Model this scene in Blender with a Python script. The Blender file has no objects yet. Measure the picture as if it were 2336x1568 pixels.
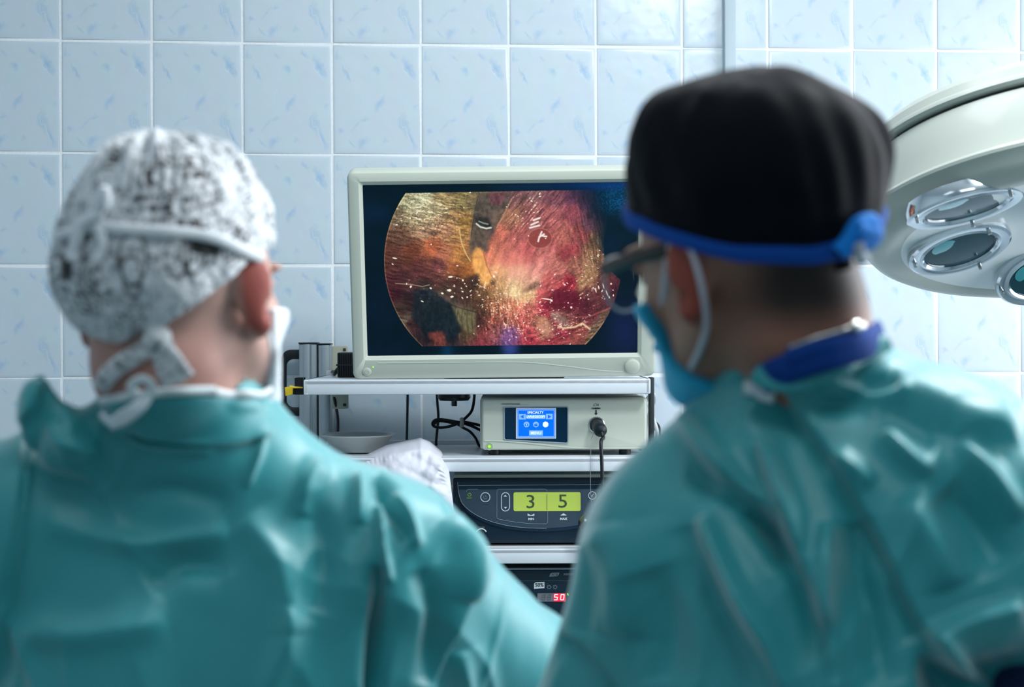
import bpy, bmesh, math
import numpy as np
from mathutils import Vector, Matrix

# ------------------------------------------------------------------ camera, world, lights, exposure
F_PX = 4000.0
YAW, PITCH, ROLL = 0.0941, -0.0038, -0.0036
CAM = Vector((0.0, -3.977, 1.588))
S = bpy.context.scene
C = S.collection
S.view_settings.view_transform = 'Standard'
S.view_settings.look = 'None'
S.view_settings.gamma = 1
S.view_settings.use_curve_mapping = False
S.view_settings.exposure = 0.0

def cam_axes(yaw):
    cy, sy, cp, sp = math.cos(yaw), math.sin(yaw), math.cos(PITCH), math.sin(PITCH)
    f = Vector((sy*cp, cy*cp, sp)); r = Vector((cy, -sy, 0)); u = r.cross(f)
    return r*math.cos(ROLL)+u*math.sin(ROLL), -r*math.sin(ROLL)+u*math.cos(ROLL), f

cd = bpy.data.cameras.new('camera'); cam = bpy.data.objects.new('camera', cd); C.objects.link(cam)
_r, _u, _f = cam_axes(YAW)
cam.matrix_world = Matrix(((_r.x, _u.x, -_f.x, CAM.x), (_r.y, _u.y, -_f.y, CAM.y), (_r.z, _u.z, -_f.z, CAM.z), (0, 0, 0, 1)))
cd.sensor_width = 36; cd.lens = F_PX/2336*36
cd.clip_start = 0.05; cd.clip_end = 50
cd.dof.use_dof = True; cd.dof.focus_distance = 3.5; cd.dof.aperture_fstop = 5.2
S.camera = cam

W = bpy.data.worlds.new('world'); S.world = W; W.use_nodes = True
W.node_tree.nodes['Background'].inputs[0].default_value = (0.62, 0.80, 1.0, 1)
W.node_tree.nodes['Background'].inputs[1].default_value = 1.0

def area(name, loc, target, sx, sy, power, col):
    l = bpy.data.lights.new(name, 'AREA'); l.shape = 'RECTANGLE'; l.size = sx; l.size_y = sy
    l.energy = power; l.color = col
    o = bpy.data.objects.new(name, l); C.objects.link(o); o.location = loc
    o.rotation_euler = (Vector(target)-Vector(loc)).to_track_quat('-Z', 'Y').to_euler()
    return o
# daylight entering by the tall window in the right-hand wall
area('window_daylight', (2.5, -1.65, 1.95), (0.0, -1.75, 1.45), 2.2, 1.5, 66, (0.97, 0.98, 1.0))
# ceiling lamps of the room, plus an added key light
area('ceiling_or_key_light', (0.35, -1.3, 2.93), (0.35, -1.3, 0), 1.2, 0.55, 15, (0.93, 0.975, 1.0))
area('ceiling_or_key_light', (0.35, -3.6, 2.93), (0.35, -3.6, 0), 1.2, 0.55, 8, (0.92, 0.97, 1.0))
area('ceiling_or_key_light', (1.05, -2.25, 2.93), (0.25, -2.45, 0.9), 0.6, 0.6, 62, (0.93, 0.975, 1.0))  # added key light with no known lamp, brightens gown and cap tops
area('ceiling_or_key_light', (-1.35, -3.0, 2.93), (-1.35, -3.0, 0), 1.2, 0.55, 2.5, (0.80, 0.93, 1.0))

# ------------------------------------------------------------------ frames
# V frame: X right, Y straight ahead from the camera's standpoint, Z height above the floor
cyw, syw = math.cos(YAW), math.sin(YAW)
VM = Matrix(((cyw, syw, 0, CAM.x), (-syw, cyw, 0, CAM.y), (0, 0, 1, 0), (0, 0, 0, 1)))
r0, u0, f0 = cam_axes(0.0)
def v(px, py, Y):
    d = f0 + r0*((px-1168)/F_PX) + u0*((784-py)/F_PX)
    d = d*(Y/d.y)
    return Vector((d.x, Y, CAM.z+d.z))
def proj(P):
    P = P-np.array([0, 0, CAM.z]); f = P@np.array(f0)
    return 1168+F_PX*(P@np.array(r0))/f, 784-F_PX*(P@np.array(u0))/f

# ------------------------------------------------------------------ materials
def lin(c):
    return tuple((x/12.92 if x <= .04045 else ((x+.055)/1.055)**2.4) for x in (k/255 for k in c))
MATS = {}
def mat(name, rgb, rough=.5, metal=0, spec=.5, emit=None, es=1.0, sheen=0, coat=0, bump=None, attr=None, sss=0, var=None, alpha=None, trans=0, ior=1.45, coat_rough=.1):
    m = bpy.data.materials.new(name); m.use_nodes = True; nt = m.node_tree
    b = nt.nodes['Principled BSDF']
    b.inputs['Base Color'].default_value = (*lin(rgb), 1)
    b.inputs['Roughness'].default_value = rough; b.inputs['Metallic'].default_value = metal
    b.inputs['Specular IOR Level'].default_value = spec
    b.inputs['Sheen Weight'].default_value = sheen; b.inputs['Sheen Roughness'].default_value = .4
    b.inputs['Coat Weight'].default_value = coat; b.inputs['Coat Roughness'].default_value = coat_rough
    b.inputs['IOR'].default_value = ior
    b.inputs['Transmission Weight'].default_value = trans
    if alpha is not None: b.inputs['Alpha'].default_value = alpha
    if emit is not None:
        b.inputs['Emission Color'].default_value = (*lin(emit), 1); b.inputs['Emission Strength'].default_value = es
    if sss:
        b.inputs['Subsurface Weight'].default_value = sss; b.inputs['Subsurface Radius'].default_value = (.012, .005, .003)
        b.inputs['Subsurface Scale'].default_value = 1
    tc = nt.nodes.new('ShaderNodeTexCoord')
    if attr:
        a = nt.nodes.new('ShaderNodeAttribute'); a.attribute_name = attr
        nt.links.new(a.outputs['Color'], b.inputs['Emission Color' if attr == 'scr' else 'Base Color'])
        if attr == 'scr': b.inputs['Emission Strength'].default_value = es
    if var:   # subtle procedural colour variation (scale, amount)
        n = nt.nodes.new('ShaderNodeTexNoise'); n.inputs['Scale'].default_value = var[0]; n.inputs['Detail'].default_value = 4
        nt.links.new(tc.outputs['Object'], n.inputs['Vector'])
        mx = nt.nodes.new('ShaderNodeMix'); mx.data_type = 'RGBA'
        mx.inputs[6].default_value = (*[k*(1-var[1]) for k in lin(rgb)], 1); mx.inputs[7].default_value = (*[min(1, k*(1+var[1])) for k in lin(rgb)], 1)
        nt.links.new(n.outputs['Fac'], mx.inputs[0])
        if not attr: nt.links.new(mx.outputs[2], b.inputs['Base Color'])
    if bump:
        n = nt.nodes.new('ShaderNodeTexNoise'); n.inputs['Scale'].default_value = bump[0]; n.inputs['Detail'].default_value = 3
        nt.links.new(tc.outputs['Object'], n.inputs['Vector'])
        bp = nt.nodes.new('ShaderNodeBump'); bp.inputs['Strength'].default_value = bump[1]; bp.inputs['Distance'].default_value = bump[2]
        nt.links.new(n.outputs['Fac'], bp.inputs['Height']); nt.links.new(bp.outputs['Normal'], b.inputs['Normal'])
    MATS[name] = m
    return m
mat('white_paint', (212, 219, 226), .32, coat=.2, var=(30, .03))
mat('cream_plastic', (190, 196, 184), .42, var=(8, .03))
mat('cream_dark', (172, 178, 168), .45, var=(8, .03))
mat('beige_plate', (176, 178, 160), .5, var=(20, .05))
mat('black_plastic', (16, 22, 28), .45, var=(30, .2))
mat('black_gloss', (9, 12, 16), .2, var=(30, .2))
mat('cable_black', (14, 19, 27), .4, var=(30, .2))
mat('cable_white', (205, 212, 218), .4, var=(30, .05))
mat('tie_white', (200, 204, 196), .5, var=(30, .05))
mat('aluminium', (168, 178, 184), .38, .75, var=(60, .05))
mat('slot_dark', (40, 50, 56), .5, var=(30, .1))
mat('steel', (178, 184, 186), .22, .9, var=(15, .06))
mat('steel_dull', (196, 201, 200), .36, .35, var=(15, .04))
mat('chrome', (215, 222, 228), .12, 1, var=(15, .05))
mat('yellow_plastic', (222, 188, 40), .45, var=(30, .08))
mat('lens_glass', (22, 66, 78), .12, spec=.25, coat=.0, coat_rough=.03, var=(9, .25))
mat('lens_tint', (38, 150, 160), .15, coat=1, var=(20, .1))
mat('lamp_white', (178, 184, 176), .38, coat=.25, var=(5, .03))
mat('lamp_face', (232, 238, 238), .4, coat=.2, var=(5, .03))
mat('gap_dark', (50, 55, 52), .7, var=(9, .1))
mat('device_dark', (9, 24, 34), .42, var=(40, .12))
mat('device_panel', (58, 76, 92), .5, var=(200, .05), bump=(900, .1, .0004))
mat('device_navy', (7, 32, 50), .4, var=(40, .1))
mat('device_lip', (14, 44, 66), .36, var=(40, .1))
mat('print_white', (214, 222, 226), .6, var=(90, .03))
mat('print_grey', (140, 156, 168), .6, var=(90, .03))
mat('print_dim', (84, 98, 110), .6, var=(90, .03))
mat('print_black', (18, 26, 38), .6, var=(90, .1))
mat('print_green', (120, 165, 70), .6, emit=(110, 160, 60), es=.35)
mat('lcd_green', (150, 168, 70), .3, emit=(150, 172, 78), es=.62)
mat('lcd_digit', (52, 72, 46), .5, emit=(40, 60, 38), es=.4)
mat('touch_blue', (0, 60, 180), .2, emit=(0, 104, 236), es=.95)
mat('touch_frame', (170, 182, 196), .3, emit=(150, 175, 215), es=.35)
mat('touch_light', (90, 130, 200), .2, emit=(120, 164, 246), es=.95)
mat('touch_white', (200, 215, 235), .2, emit=(196, 218, 255), es=1.0)
mat('display_navy', (4, 28, 58), .16, var=(80, .2))
mat('led_green', (120, 200, 60), .3, emit=(160, 240, 70), es=1.0)
mat('led_red', (255, 60, 70), .3, emit=(255, 235, 235), es=1.3)
mat('led_halo', (200, 20, 50), .3, emit=(220, 45, 75), es=.85)
mat('led_dim', (92, 104, 112), .4, var=(90, .05))
mat('led_window', (120, 122, 130), .25, var=(90, .05))
mat('cloth_white', (208, 210, 220), .85, sheen=.1, bump=(260, .25, .001))
mat('gown_teal', (34, 148, 154), .46, spec=.65, sheen=.75, coat=.28, coat_rough=.45, var=(6, .08), bump=(420, .2, .0008))
mat('gown_tie', (205, 218, 222), .6, sheen=.3, bump=(300, .3, .001))
mat('scrub_blue', (0, 56, 132), .8, spec=.3, sheen=.0, bump=(500, .3, .0006))
mat('scrub_navy', (10, 34, 74), .75, sheen=.1, bump=(500, .3, .0006))
mat('band_blue', (0, 72, 160), .8, spec=.3, sheen=.0, bump=(500, .3, .0006))
mat('tie_blue', (0, 118, 206), .7, spec=.3, sheen=.0, bump=(500, .3, .0006))
mat('cap_black', (0, 4, 13), .7, spec=.14, sheen=.04, bump=(600, .25, .0006))
mat('cap_print', (200, 205, 210), .7, sheen=.2, attr='Col', bump=(500, .2, .0006))
mat('mask_blue', (30, 172, 214), .6, sheen=.3, bump=(500, .3, .0006))
mat('mask_white', (225, 230, 234), .7, sheen=.2, bump=(500, .3, .0006))
mat('strap_grey', (178, 180, 190), .7, bump=(500, .3, .0006))
mat('skin', (200, 150, 130), .5, spec=.35, attr='Col', sss=.12, bump=(350, .15, .0008))
mat('hair_dark', (26, 20, 18), .7, bump=(900, .6, .002))
mat('shoe_white', (220, 222, 224), .6, var=(20, .04))
mat('glove', (214, 208, 190), .5, var=(20, .04))
mat('glass_clear', (255, 255, 255), .02, trans=1, ior=1.03)
mat('floor_vinyl', (120, 138, 142), .35, var=(7, .1))
mat('wall_plain', (190, 205, 212), .5, var=(4, .03))
mat('ceiling_paint', (225, 230, 232), .8, var=(4, .02))
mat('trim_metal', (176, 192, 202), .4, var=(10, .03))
mat('grout', (236, 240, 242), .8, var=(150, .12), bump=(300, .5, .001))
mat('necklace_silver', (200, 200, 196), .25, .9, var=(200, .2))
mat('lamp_emit', (255, 255, 255), .5, emit=(225, 242, 255), es=3)

def tile_material():
    """glazed pale tile: the same smudges and cracks are printed on every tile"""
    m = bpy.data.materials.new('glazed_tile'); m.use_nodes = True; nt = m.node_tree; N = nt.nodes.new; L = nt.links.new
    b = nt.nodes['Principled BSDF']
    uv = N('ShaderNodeUVMap'); uv.uv_map = 'UVMap'       # metres inside the tile, tile number in the integer part
    fr = N('ShaderNodeVectorMath'); fr.operation = 'FRACTION'; L(uv.outputs[0], fr.inputs[0])
    nz = N('ShaderNodeTexNoise'); nz.inputs['Scale'].default_value = 9; nz.inputs['Detail'].default_value = 4; L(fr.outputs[0], nz.inputs['Vector'])
    sb = N('ShaderNodeVectorMath'); sb.operation = 'SUBTRACT'; L(nz.outputs['Color'], sb.inputs[0]); sb.inputs[1].default_value = (.5, .5, .5)
    sc = N('ShaderNodeVectorMath'); sc.operation = 'SCALE'; L(sb.outputs[0], sc.inputs[0]); sc.inputs['Scale'].default_value = .16
    ad = N('ShaderNodeVectorMath'); ad.operation = 'ADD'; L(fr.outputs[0], ad.inputs[0]); L(sc.outputs[0], ad.inputs[1])
    def blob(x, y, rx, ry, ang, gain):
        mp = N('ShaderNodeMapping'); mp.vector_type = 'TEXTURE'
        mp.inputs['Location'].default_value = (x, y, 0); mp.inputs['Rotation'].default_value = (0, 0, math.radians(ang)); mp.inputs['Scale'].default_value = (rx, ry, 1)
        L(ad.outputs[0], mp.inputs['Vector'])
        z = N('ShaderNodeVectorMath'); z.operation = 'MULTIPLY'; L(mp.outputs[0], z.inputs[0]); z.inputs[1].default_value = (1, 1, 0)
        g = N('ShaderNodeTexGradient'); g.gradient_type = 'SPHERICAL'; L(z.outputs[0], g.inputs['Vector'])
        mu = N('ShaderNodeMath'); mu.operation = 'MULTIPLY'; L(g.outputs['Fac'], mu.inputs[0]); mu.inputs[1].default_value = gain
        return mu.outputs[0]
    def total(bl):
        o = bl[0]
        for k in bl[1:]:
            a = N('ShaderNodeMath'); a.operation = 'ADD'; L(o, a.inputs[0]); L(k, a.inputs[1]); o = a.outputs[0]
        return o
    blue = total([blob(*k) for k in (
        (.86, .80, .14, .045, -58, 1.3), (.70, .90, .07, .035, -30, .9), (.15, .72, .10, .035, -60, 1.1), (.49, .75, .06, .05, 0, 1.0),
        (.38, .89, .06, .025, -15, .7), (.06, .90, .05, .03, -50, .8), (.53, .46, .11, .05, 45, 1.0), (.36, .32, .07, .035, 20, .8),
        (.80, .28, .05, .12, 12, 1.0), (.90, .14, .15, .035, -62, 1.0), (.08, .22, .05, .03, 0, .9), (.20, .10, .06, .03, -40, .8),
        (.34, .10, .09, .045, 15, .9), (.95, .42, .04, .04, 0, .5), (.60, .12, .06, .03, 10, .5), (.25, .26, .08, .02, 30, .5))])
    crack = total([blob(*k) for k in (
        (.86, .17, .26, .007, -62, 1.2), (.84, .76, .17, .006, -52, 1.2), (.79, .33, .13, .006, -80, .9), (.36, .55, .20, .005, -84, .7),
        (.19, .13, .08, .006, -35, 1.0), (.14, .78, .12, .005, -48, .8), (.28, .92, .10, .005, -75, .6), (.66, .28, .12, .004, -40, .6))])
    fine = N('ShaderNodeTexNoise'); fine.inputs['Scale'].default_value = 5; fine.inputs['Detail'].default_value = 6; L(fr.outputs[0], fine.inputs['Vector'])
    mx = N('ShaderNodeMix'); mx.data_type = 'RGBA'; mx.clamp_factor = True
    mx.inputs[6].default_value = (*lin((203, 217, 227)), 1); mx.inputs[7].default_value = (*lin((144, 186, 222)), 1)
    mf = N('ShaderNodeMath'); mf.operation = 'MULTIPLY'; L(blue, mf.inputs[0]); mf.inputs[1].default_value = .58; L(mf.outputs[0], mx.inputs[0])
    m2 = N('ShaderNodeMix'); m2.data_type = 'RGBA'; m2.clamp_factor = True
    L(mx.outputs[2], m2.inputs[6]); m2.inputs[7].default_value = (*lin((222, 232, 240)), 1)
    mc = N('ShaderNodeMath'); mc.operation = 'MULTIPLY'; L(crack, mc.inputs[0]); mc.inputs[1].default_value = .6; L(mc.outputs[0], m2.inputs[0])
    m3 = N('ShaderNodeMix'); m3.data_type = 'RGBA'; m3.blend_type = 'MULTIPLY'; m3.inputs[0].default_value = .10
    L(m2.outputs[2], m3.inputs[6]); L(fine.outputs['Color'], m3.inputs[7])
    L(m3.outputs[2], b.inputs['Base Color'])
    b.inputs['Roughness'].default_value = .22; b.inputs['Specular IOR Level'].default_value = .5
    wv = N('ShaderNodeTexNoise'); wv.inputs['Scale'].default_value = 16; tc = N('ShaderNodeTexCoord'); L(tc.outputs['Object'], wv.inputs['Vector'])
    bp = N('ShaderNodeBump'); bp.inputs['Strength'].default_value = .25; bp.inputs['Distance'].default_value = .004
    L(wv.outputs['Fac'], bp.inputs['Height']); L(bp.outputs['Normal'], b.inputs['Normal'])
    MATS['glazed_tile'] = m
tile_material()

# ------------------------------------------------------------------ object helpers
BASE = {}
def setp(o, label=None, cat=None, group=None, kind=None):
    if label: o['label'] = label
    if cat: o['category'] = cat
    if group: o['group'] = group
    if kind: o['kind'] = kind
    return o
def thing(name, label, cat, base, group=None):
    o = bpy.data.objects.new(name, None); C.objects.link(o); o.empty_display_size = .05
    o.matrix_world = VM @ Matrix.Translation(Vector(base))
    BASE[o.name] = Vector(base)
    return setp(o, label, cat, group)
class MB:
    """collects shapes in V coordinates; build() links them as one mesh"""
    def __init__(s): s.bm = bmesh.new()
    def _add(s, b2):
        me = bpy.data.meshes.new('t'); b2.to_mesh(me); b2.free(); s.bm.from_mesh(me); bpy.data.meshes.remove(me)
        return s
    def box(s, a, b, bev=0, seg=2, rot=None, pivot=None):
        t = bmesh.new(); bmesh.ops.create_cube(t, size=1)
        a = Vector(a); b = Vector(b); c = (a+b)/2; d = b-a
        for w in t.verts: w.co = Vector((w.co.x*d.x, w.co.y*d.y, w.co.z*d.z))+c
        if bev: bmesh.ops.bevel(t, geom=t.edges[:], offset=bev, segments=seg, affect='EDGES', profile=.5)
        if rot is not None:
            p = Vector(pivot) if pivot is not None else c
            for w in t.verts: w.co = rot @ (w.co-p)+p
        return s._add(t)
    def prism(s, poly, y0, y1, bev=0, seg=2):
        """poly: list of (x,z), extruded from y0 (near) to y1"""
        t = bmesh.new(); n = len(poly)
        A = [t.verts.new((x, y0, z)) for x, z in poly]; B = [t.verts.new((x, y1, z)) for x, z in poly]
        fr = t.faces.new(A); t.faces.new(B[::-1])
        for i in range(n): t.faces.new((A[i], B[i], B[(i+1) % n], A[(i+1) % n]))
        bmesh.ops.recalc_face_normals(t, faces=t.faces[:])
        if bev: bmesh.ops.bevel(t, geom=list(fr.edges), offset=bev, segments=seg, affect='EDGES', profile=.5)
        return s._add(t)
    def ringprism(s, outer, inner, y0, y1):
        """frame between two outlines with equal counts"""
        t = bmesh.new(); n = len(outer)
        mk = lambda P, y: [t.verts.new((x, y, z)) for x, z in P]
        oa, ob, ia, ib = mk(outer, y0), mk(outer, y1), mk(inner, y0), mk(inner, y1)
        for i in range(n):
            j = (i+1) % n
            t.faces.new((oa[i], oa[j], ia[j], ia[i])); t.faces.new((ob[i], ib[i], ib[j], ob[j]))
            t.faces.new((oa[i], ob[i], ob[j], oa[j])); t.faces.new((ia[i], ia[j], ib[j], ib[i]))
        bmesh.ops.recalc_face_normals(t, faces=t.faces[:])
        return s._add(t)
    def lathe(s, prof, origin, axis=(0, 0, 1), seg=48, closed=False):
        """prof: list of (radius, height along axis)"""
        t = bmesh.new(); q = Vector((0, 0, 1)).rotation_difference(Vector(axis).normalized()); o = Vector(origin); rings = []
        for r, h in prof:
            if r < 1e-6: rings.append([t.verts.new(q@Vector((0, 0, h))+o)])
            else: rings.append([t.verts.new(q@Vector((r*math.cos(2*math.pi*k/seg), r*math.sin(2*math.pi*k/seg), h))+o) for k in range(seg)])
        for A, B in zip(rings, rings[1:]+([rings[0]] if closed else [])):
            for k in range(seg):
                k2 = (k+1) % seg
                if len(A) == 1 and len(B) == 1: continue
                if len(A) == 1: t.faces.new((A[0], B[k], B[k2]))
                elif len(B) == 1: t.faces.new((A[k], B[0], A[k2]))
                else: t.faces.new((A[k], B[k], B[k2], A[k2]))
        bmesh.ops.recalc_face_normals(t, faces=t.faces[:])
        return s._add(t)
    def tube(s, pts, r, seg=10, smooth=8, flat=None, up=None):
        """swept tube; r number or list; flat=(a,b) makes a ribbon section"""
        P = catmull(pts, smooth) if smooth else [Vector(p) for p in pts]
        n = len(P)
        R = [r]*n if not isinstance(r, (list, tuple)) else list(np.interp(np.linspace(0, 1, n), np.linspace(0, 1, len(r)), r))
        t = bmesh.new(); rings = []; nrm = None
        for i in range(n):
            tg = (P[min(i+1, n-1)]-P[max(i-1, 0)])
            tg = tg.normalized() if tg.length > 1e-9 else Vector((0, 0, 1))
            if nrm is None:
                nrm = Vector(up) if up is not None else (Vector((0, 0, 1)) if abs(tg.z) < .9 else Vector((0, 1, 0)))
            nrm = (nrm-tg*nrm.dot(tg)).normalized(); bi = tg.cross(nrm)
            fa, fb = flat if flat else (1, 1)
            rings.append([t.verts.new(P[i]+nrm*(R[i]*fa*math.cos(2*math.pi*k/seg))+bi*(R[i]*fb*math.sin(2*math.pi*k/seg))) for k in range(seg)])
        for A, B in zip(rings, rings[1:]):
            for k in range(seg): t.faces.new((A[k], A[(k+1) % seg], B[(k+1) % seg], B[k]))
        t.faces.new(rings[0][::-1]); t.faces.new(rings[-1])
        bmesh.ops.recalc_face_normals(t, faces=t.faces[:])
        return s._add(t)
    def cyl(s, a, b, r, seg=32, bev=0):
        a = Vector(a); b = Vector(b); L = (b-a).length
        if bev: pr = [(0, 0), (r-bev, 0), (r-bev*.3, bev*.3), (r, bev), (r, L-bev), (r-bev*.3, L-bev*.3), (r-bev, L), (0, L)]
        else: pr = [(0, 0), (r, 0), (r, L), (0, L)]
        return s.lathe(pr, a, b-a, seg)
    def grid(s, P, wrapu=False, capend=None):
        """P[i][j] points -> quads"""
        t = bmesh.new(); V_ = [[t.verts.new(p) for p in row] for row in P]; nu = len(P); nv = len(P[0])
        for i in range(nu if wrapu else nu-1):
            for j in range(nv-1):
                t.faces.new((V_[i][j], V_[(i+1) % nu][j], V_[(i+1) % nu][j+1], V_[i][j+1]))
        return s._add(t)
    def xf(s, M):
        s.bm.transform(M); return s
    def build(s, name, m, parent=None, base=None, smooth=True, angle=35, sub=0, solid=0, world=False):
        if parent is not None: base = BASE[parent.name]
        b = Vector(base) if base is not None else Vector((0, 0, 0))
        for w in s.bm.verts: w.co -= b
        me = bpy.data.meshes.new(name); s.bm.to_mesh(me); s.bm.free()
        me.materials.append(MATS[m] if isinstance(m, str) else m)
        o = bpy.data.objects.new(name, me); C.objects.link(o)
        if parent is not None: o.parent = parent; BASE[o.name] = b
        elif not world: o.matrix_world = VM @ Matrix.Translation(b); BASE[o.name] = b
        if smooth:
            for p in me.polygons: p.use_smooth = True
            try: me.set_sharp_from_angle(angle=math.radians(angle))
            except Exception: pass
        if solid:
            k = o.modifiers.new('thickness', 'SOLIDIFY'); k.thickness = solid; k.offset = 0
        if sub:
            k = o.modifiers.new('subdivision', 'SUBSURF'); k.levels = sub; k.render_levels = sub
        return o
def catmull(pts, n):
    P = [Vector(p) for p in pts]; out = []
    for i in range(len(P)-1):
        a = P[max(i-1, 0)]; b = P[i]; c = P[i+1]; d = P[min(i+2, len(P)-1)]
        for k in range(n):
            t = k/n
            out.append(.5*((2*b)+(c-a)*t+(2*a-5*b+4*c-d)*t*t+(3*b-3*c+d-a)*t**3))
    out.append(P[-1]); return out
def np_mesh(name, V_, Fq, m, parent, col=None, attr='Col', smooth=True):
    """mesh from numpy arrays, V coordinates"""
    b = np.array(BASE[parent.name]); me = bpy.data.meshes.new(name)
    me.from_pydata((V_-b).tolist(), [], Fq.tolist() if hasattr(Fq, 'tolist') else Fq); me.update()
    if col is not None:
        a = me.color_attributes.new(attr, 'FLOAT_COLOR', 'POINT')
        a.data.foreach_set('color', np.concatenate([col, np.ones((len(col), 1))], 1).astype(np.float32).ravel())
    if smooth: me.polygons.foreach_set('use_smooth', np.ones(len(me.polygons), bool))
    me.materials.append(MATS[m]); o = bpy.data.objects.new(name, me); C.objects.link(o); o.parent = parent
    BASE[o.name] = BASE[parent.name]
    return o
def rrect(cx, cz, w, h, r, n=6):
    out = []
    for k, (sx, sz) in enumerate(((1, 1), (-1, 1), (-1, -1), (1, -1))):
        for i in range(n+1):
            a = math.pi/2*(k+i/n); out.append((cx+sx*(w/2-r)+r*math.cos(a), cz+sz*(h/2-r)+r*math.sin(a)))
    return out
def text(s, name, m, parent, px, py, Y, hpx, align='CENTER', italic=0, spacing=1, xs=1, bold=0, depth=.0006):
    """lettering, cap height hpx pixels at depth Y, centred on (px,py)"""
    c = bpy.data.curves.new(name, 'FONT'); c.body = s; c.align_x = align; c.align_y = 'CENTER'; c.extrude = depth/2; c.shear = italic
    c.space_character = spacing; c.resolution_u = 3; c.offset = bold
    mm = Y/F_PX; c.size = hpx*mm/.70
    o = bpy.data.objects.new('t', c); C.objects.link(o); dg = bpy.context.evaluated_depsgraph_get()
    me = bpy.data.meshes.new_from_object(o.evaluated_get(dg)); bpy.data.objects.remove(o); bpy.data.curves.remove(c)
    P = v(px, py, Y)
    me.transform(Matrix.Translation(P-BASE[parent.name]) @ Matrix.Rotation(math.pi/2, 4, 'X') @ Matrix.Diagonal((xs, 1, 1, 1)))
    me.name = name; me.materials.clear(); me.materials.append(MATS[m])
    ob = bpy.data.objects.new(name, me); C.objects.link(ob); ob.parent = parent; BASE[ob.name] = BASE[parent.name]
    return ob

# ------------------------------------------------------------------ numpy noise and signed-distance modelling
def hash3(ix, iy, iz, seed):
    h = (ix.astype(np.int64)*374761393+iy.astype(np.int64)*668265263+iz.astype(np.int64)*2147483647+seed*974711) & 0xffffffff
    h = ((h ^ (h >> 13))*1274126177) & 0xffffffff
    return ((h ^ (h >> 16)) & 0xffff)/65535.0
def noise3(x, y, z=None, seed=0):
    x = np.asarray(x, float); y = np.asarray(y, float); z = np.zeros_like(x) if z is None else np.asarray(z, float)
    ix, iy, iz = np.floor(x), np.floor(y), np.floor(z); fx, fy, fz = x-ix, y-iy, z-iz
    fx, fy, fz = [t*t*(3-2*t) for t in (fx, fy, fz)]; r = 0
    for a in (0, 1):
        for b in (0, 1):
            for c in (0, 1):
                r = r+hash3(ix+a, iy+b, iz+c, seed)*(fx if a else 1-fx)*(fy if b else 1-fy)*(fz if c else 1-fz)
    return r*2-1
def fbm(x, y, z=None, seed=0, o=3):
    r = 0; a = 1; s = 0
    for k in range(o):
        f = 2**k; r = r+a*noise3(x*f, y*f, None if z is None else z*f, seed+k); s += a; a *= .5
    return r/s
def sstep(a, b, x):
    t = np.clip((x-a)/(b-a), 0, 1); return t*t*(3-2*t)

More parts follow.
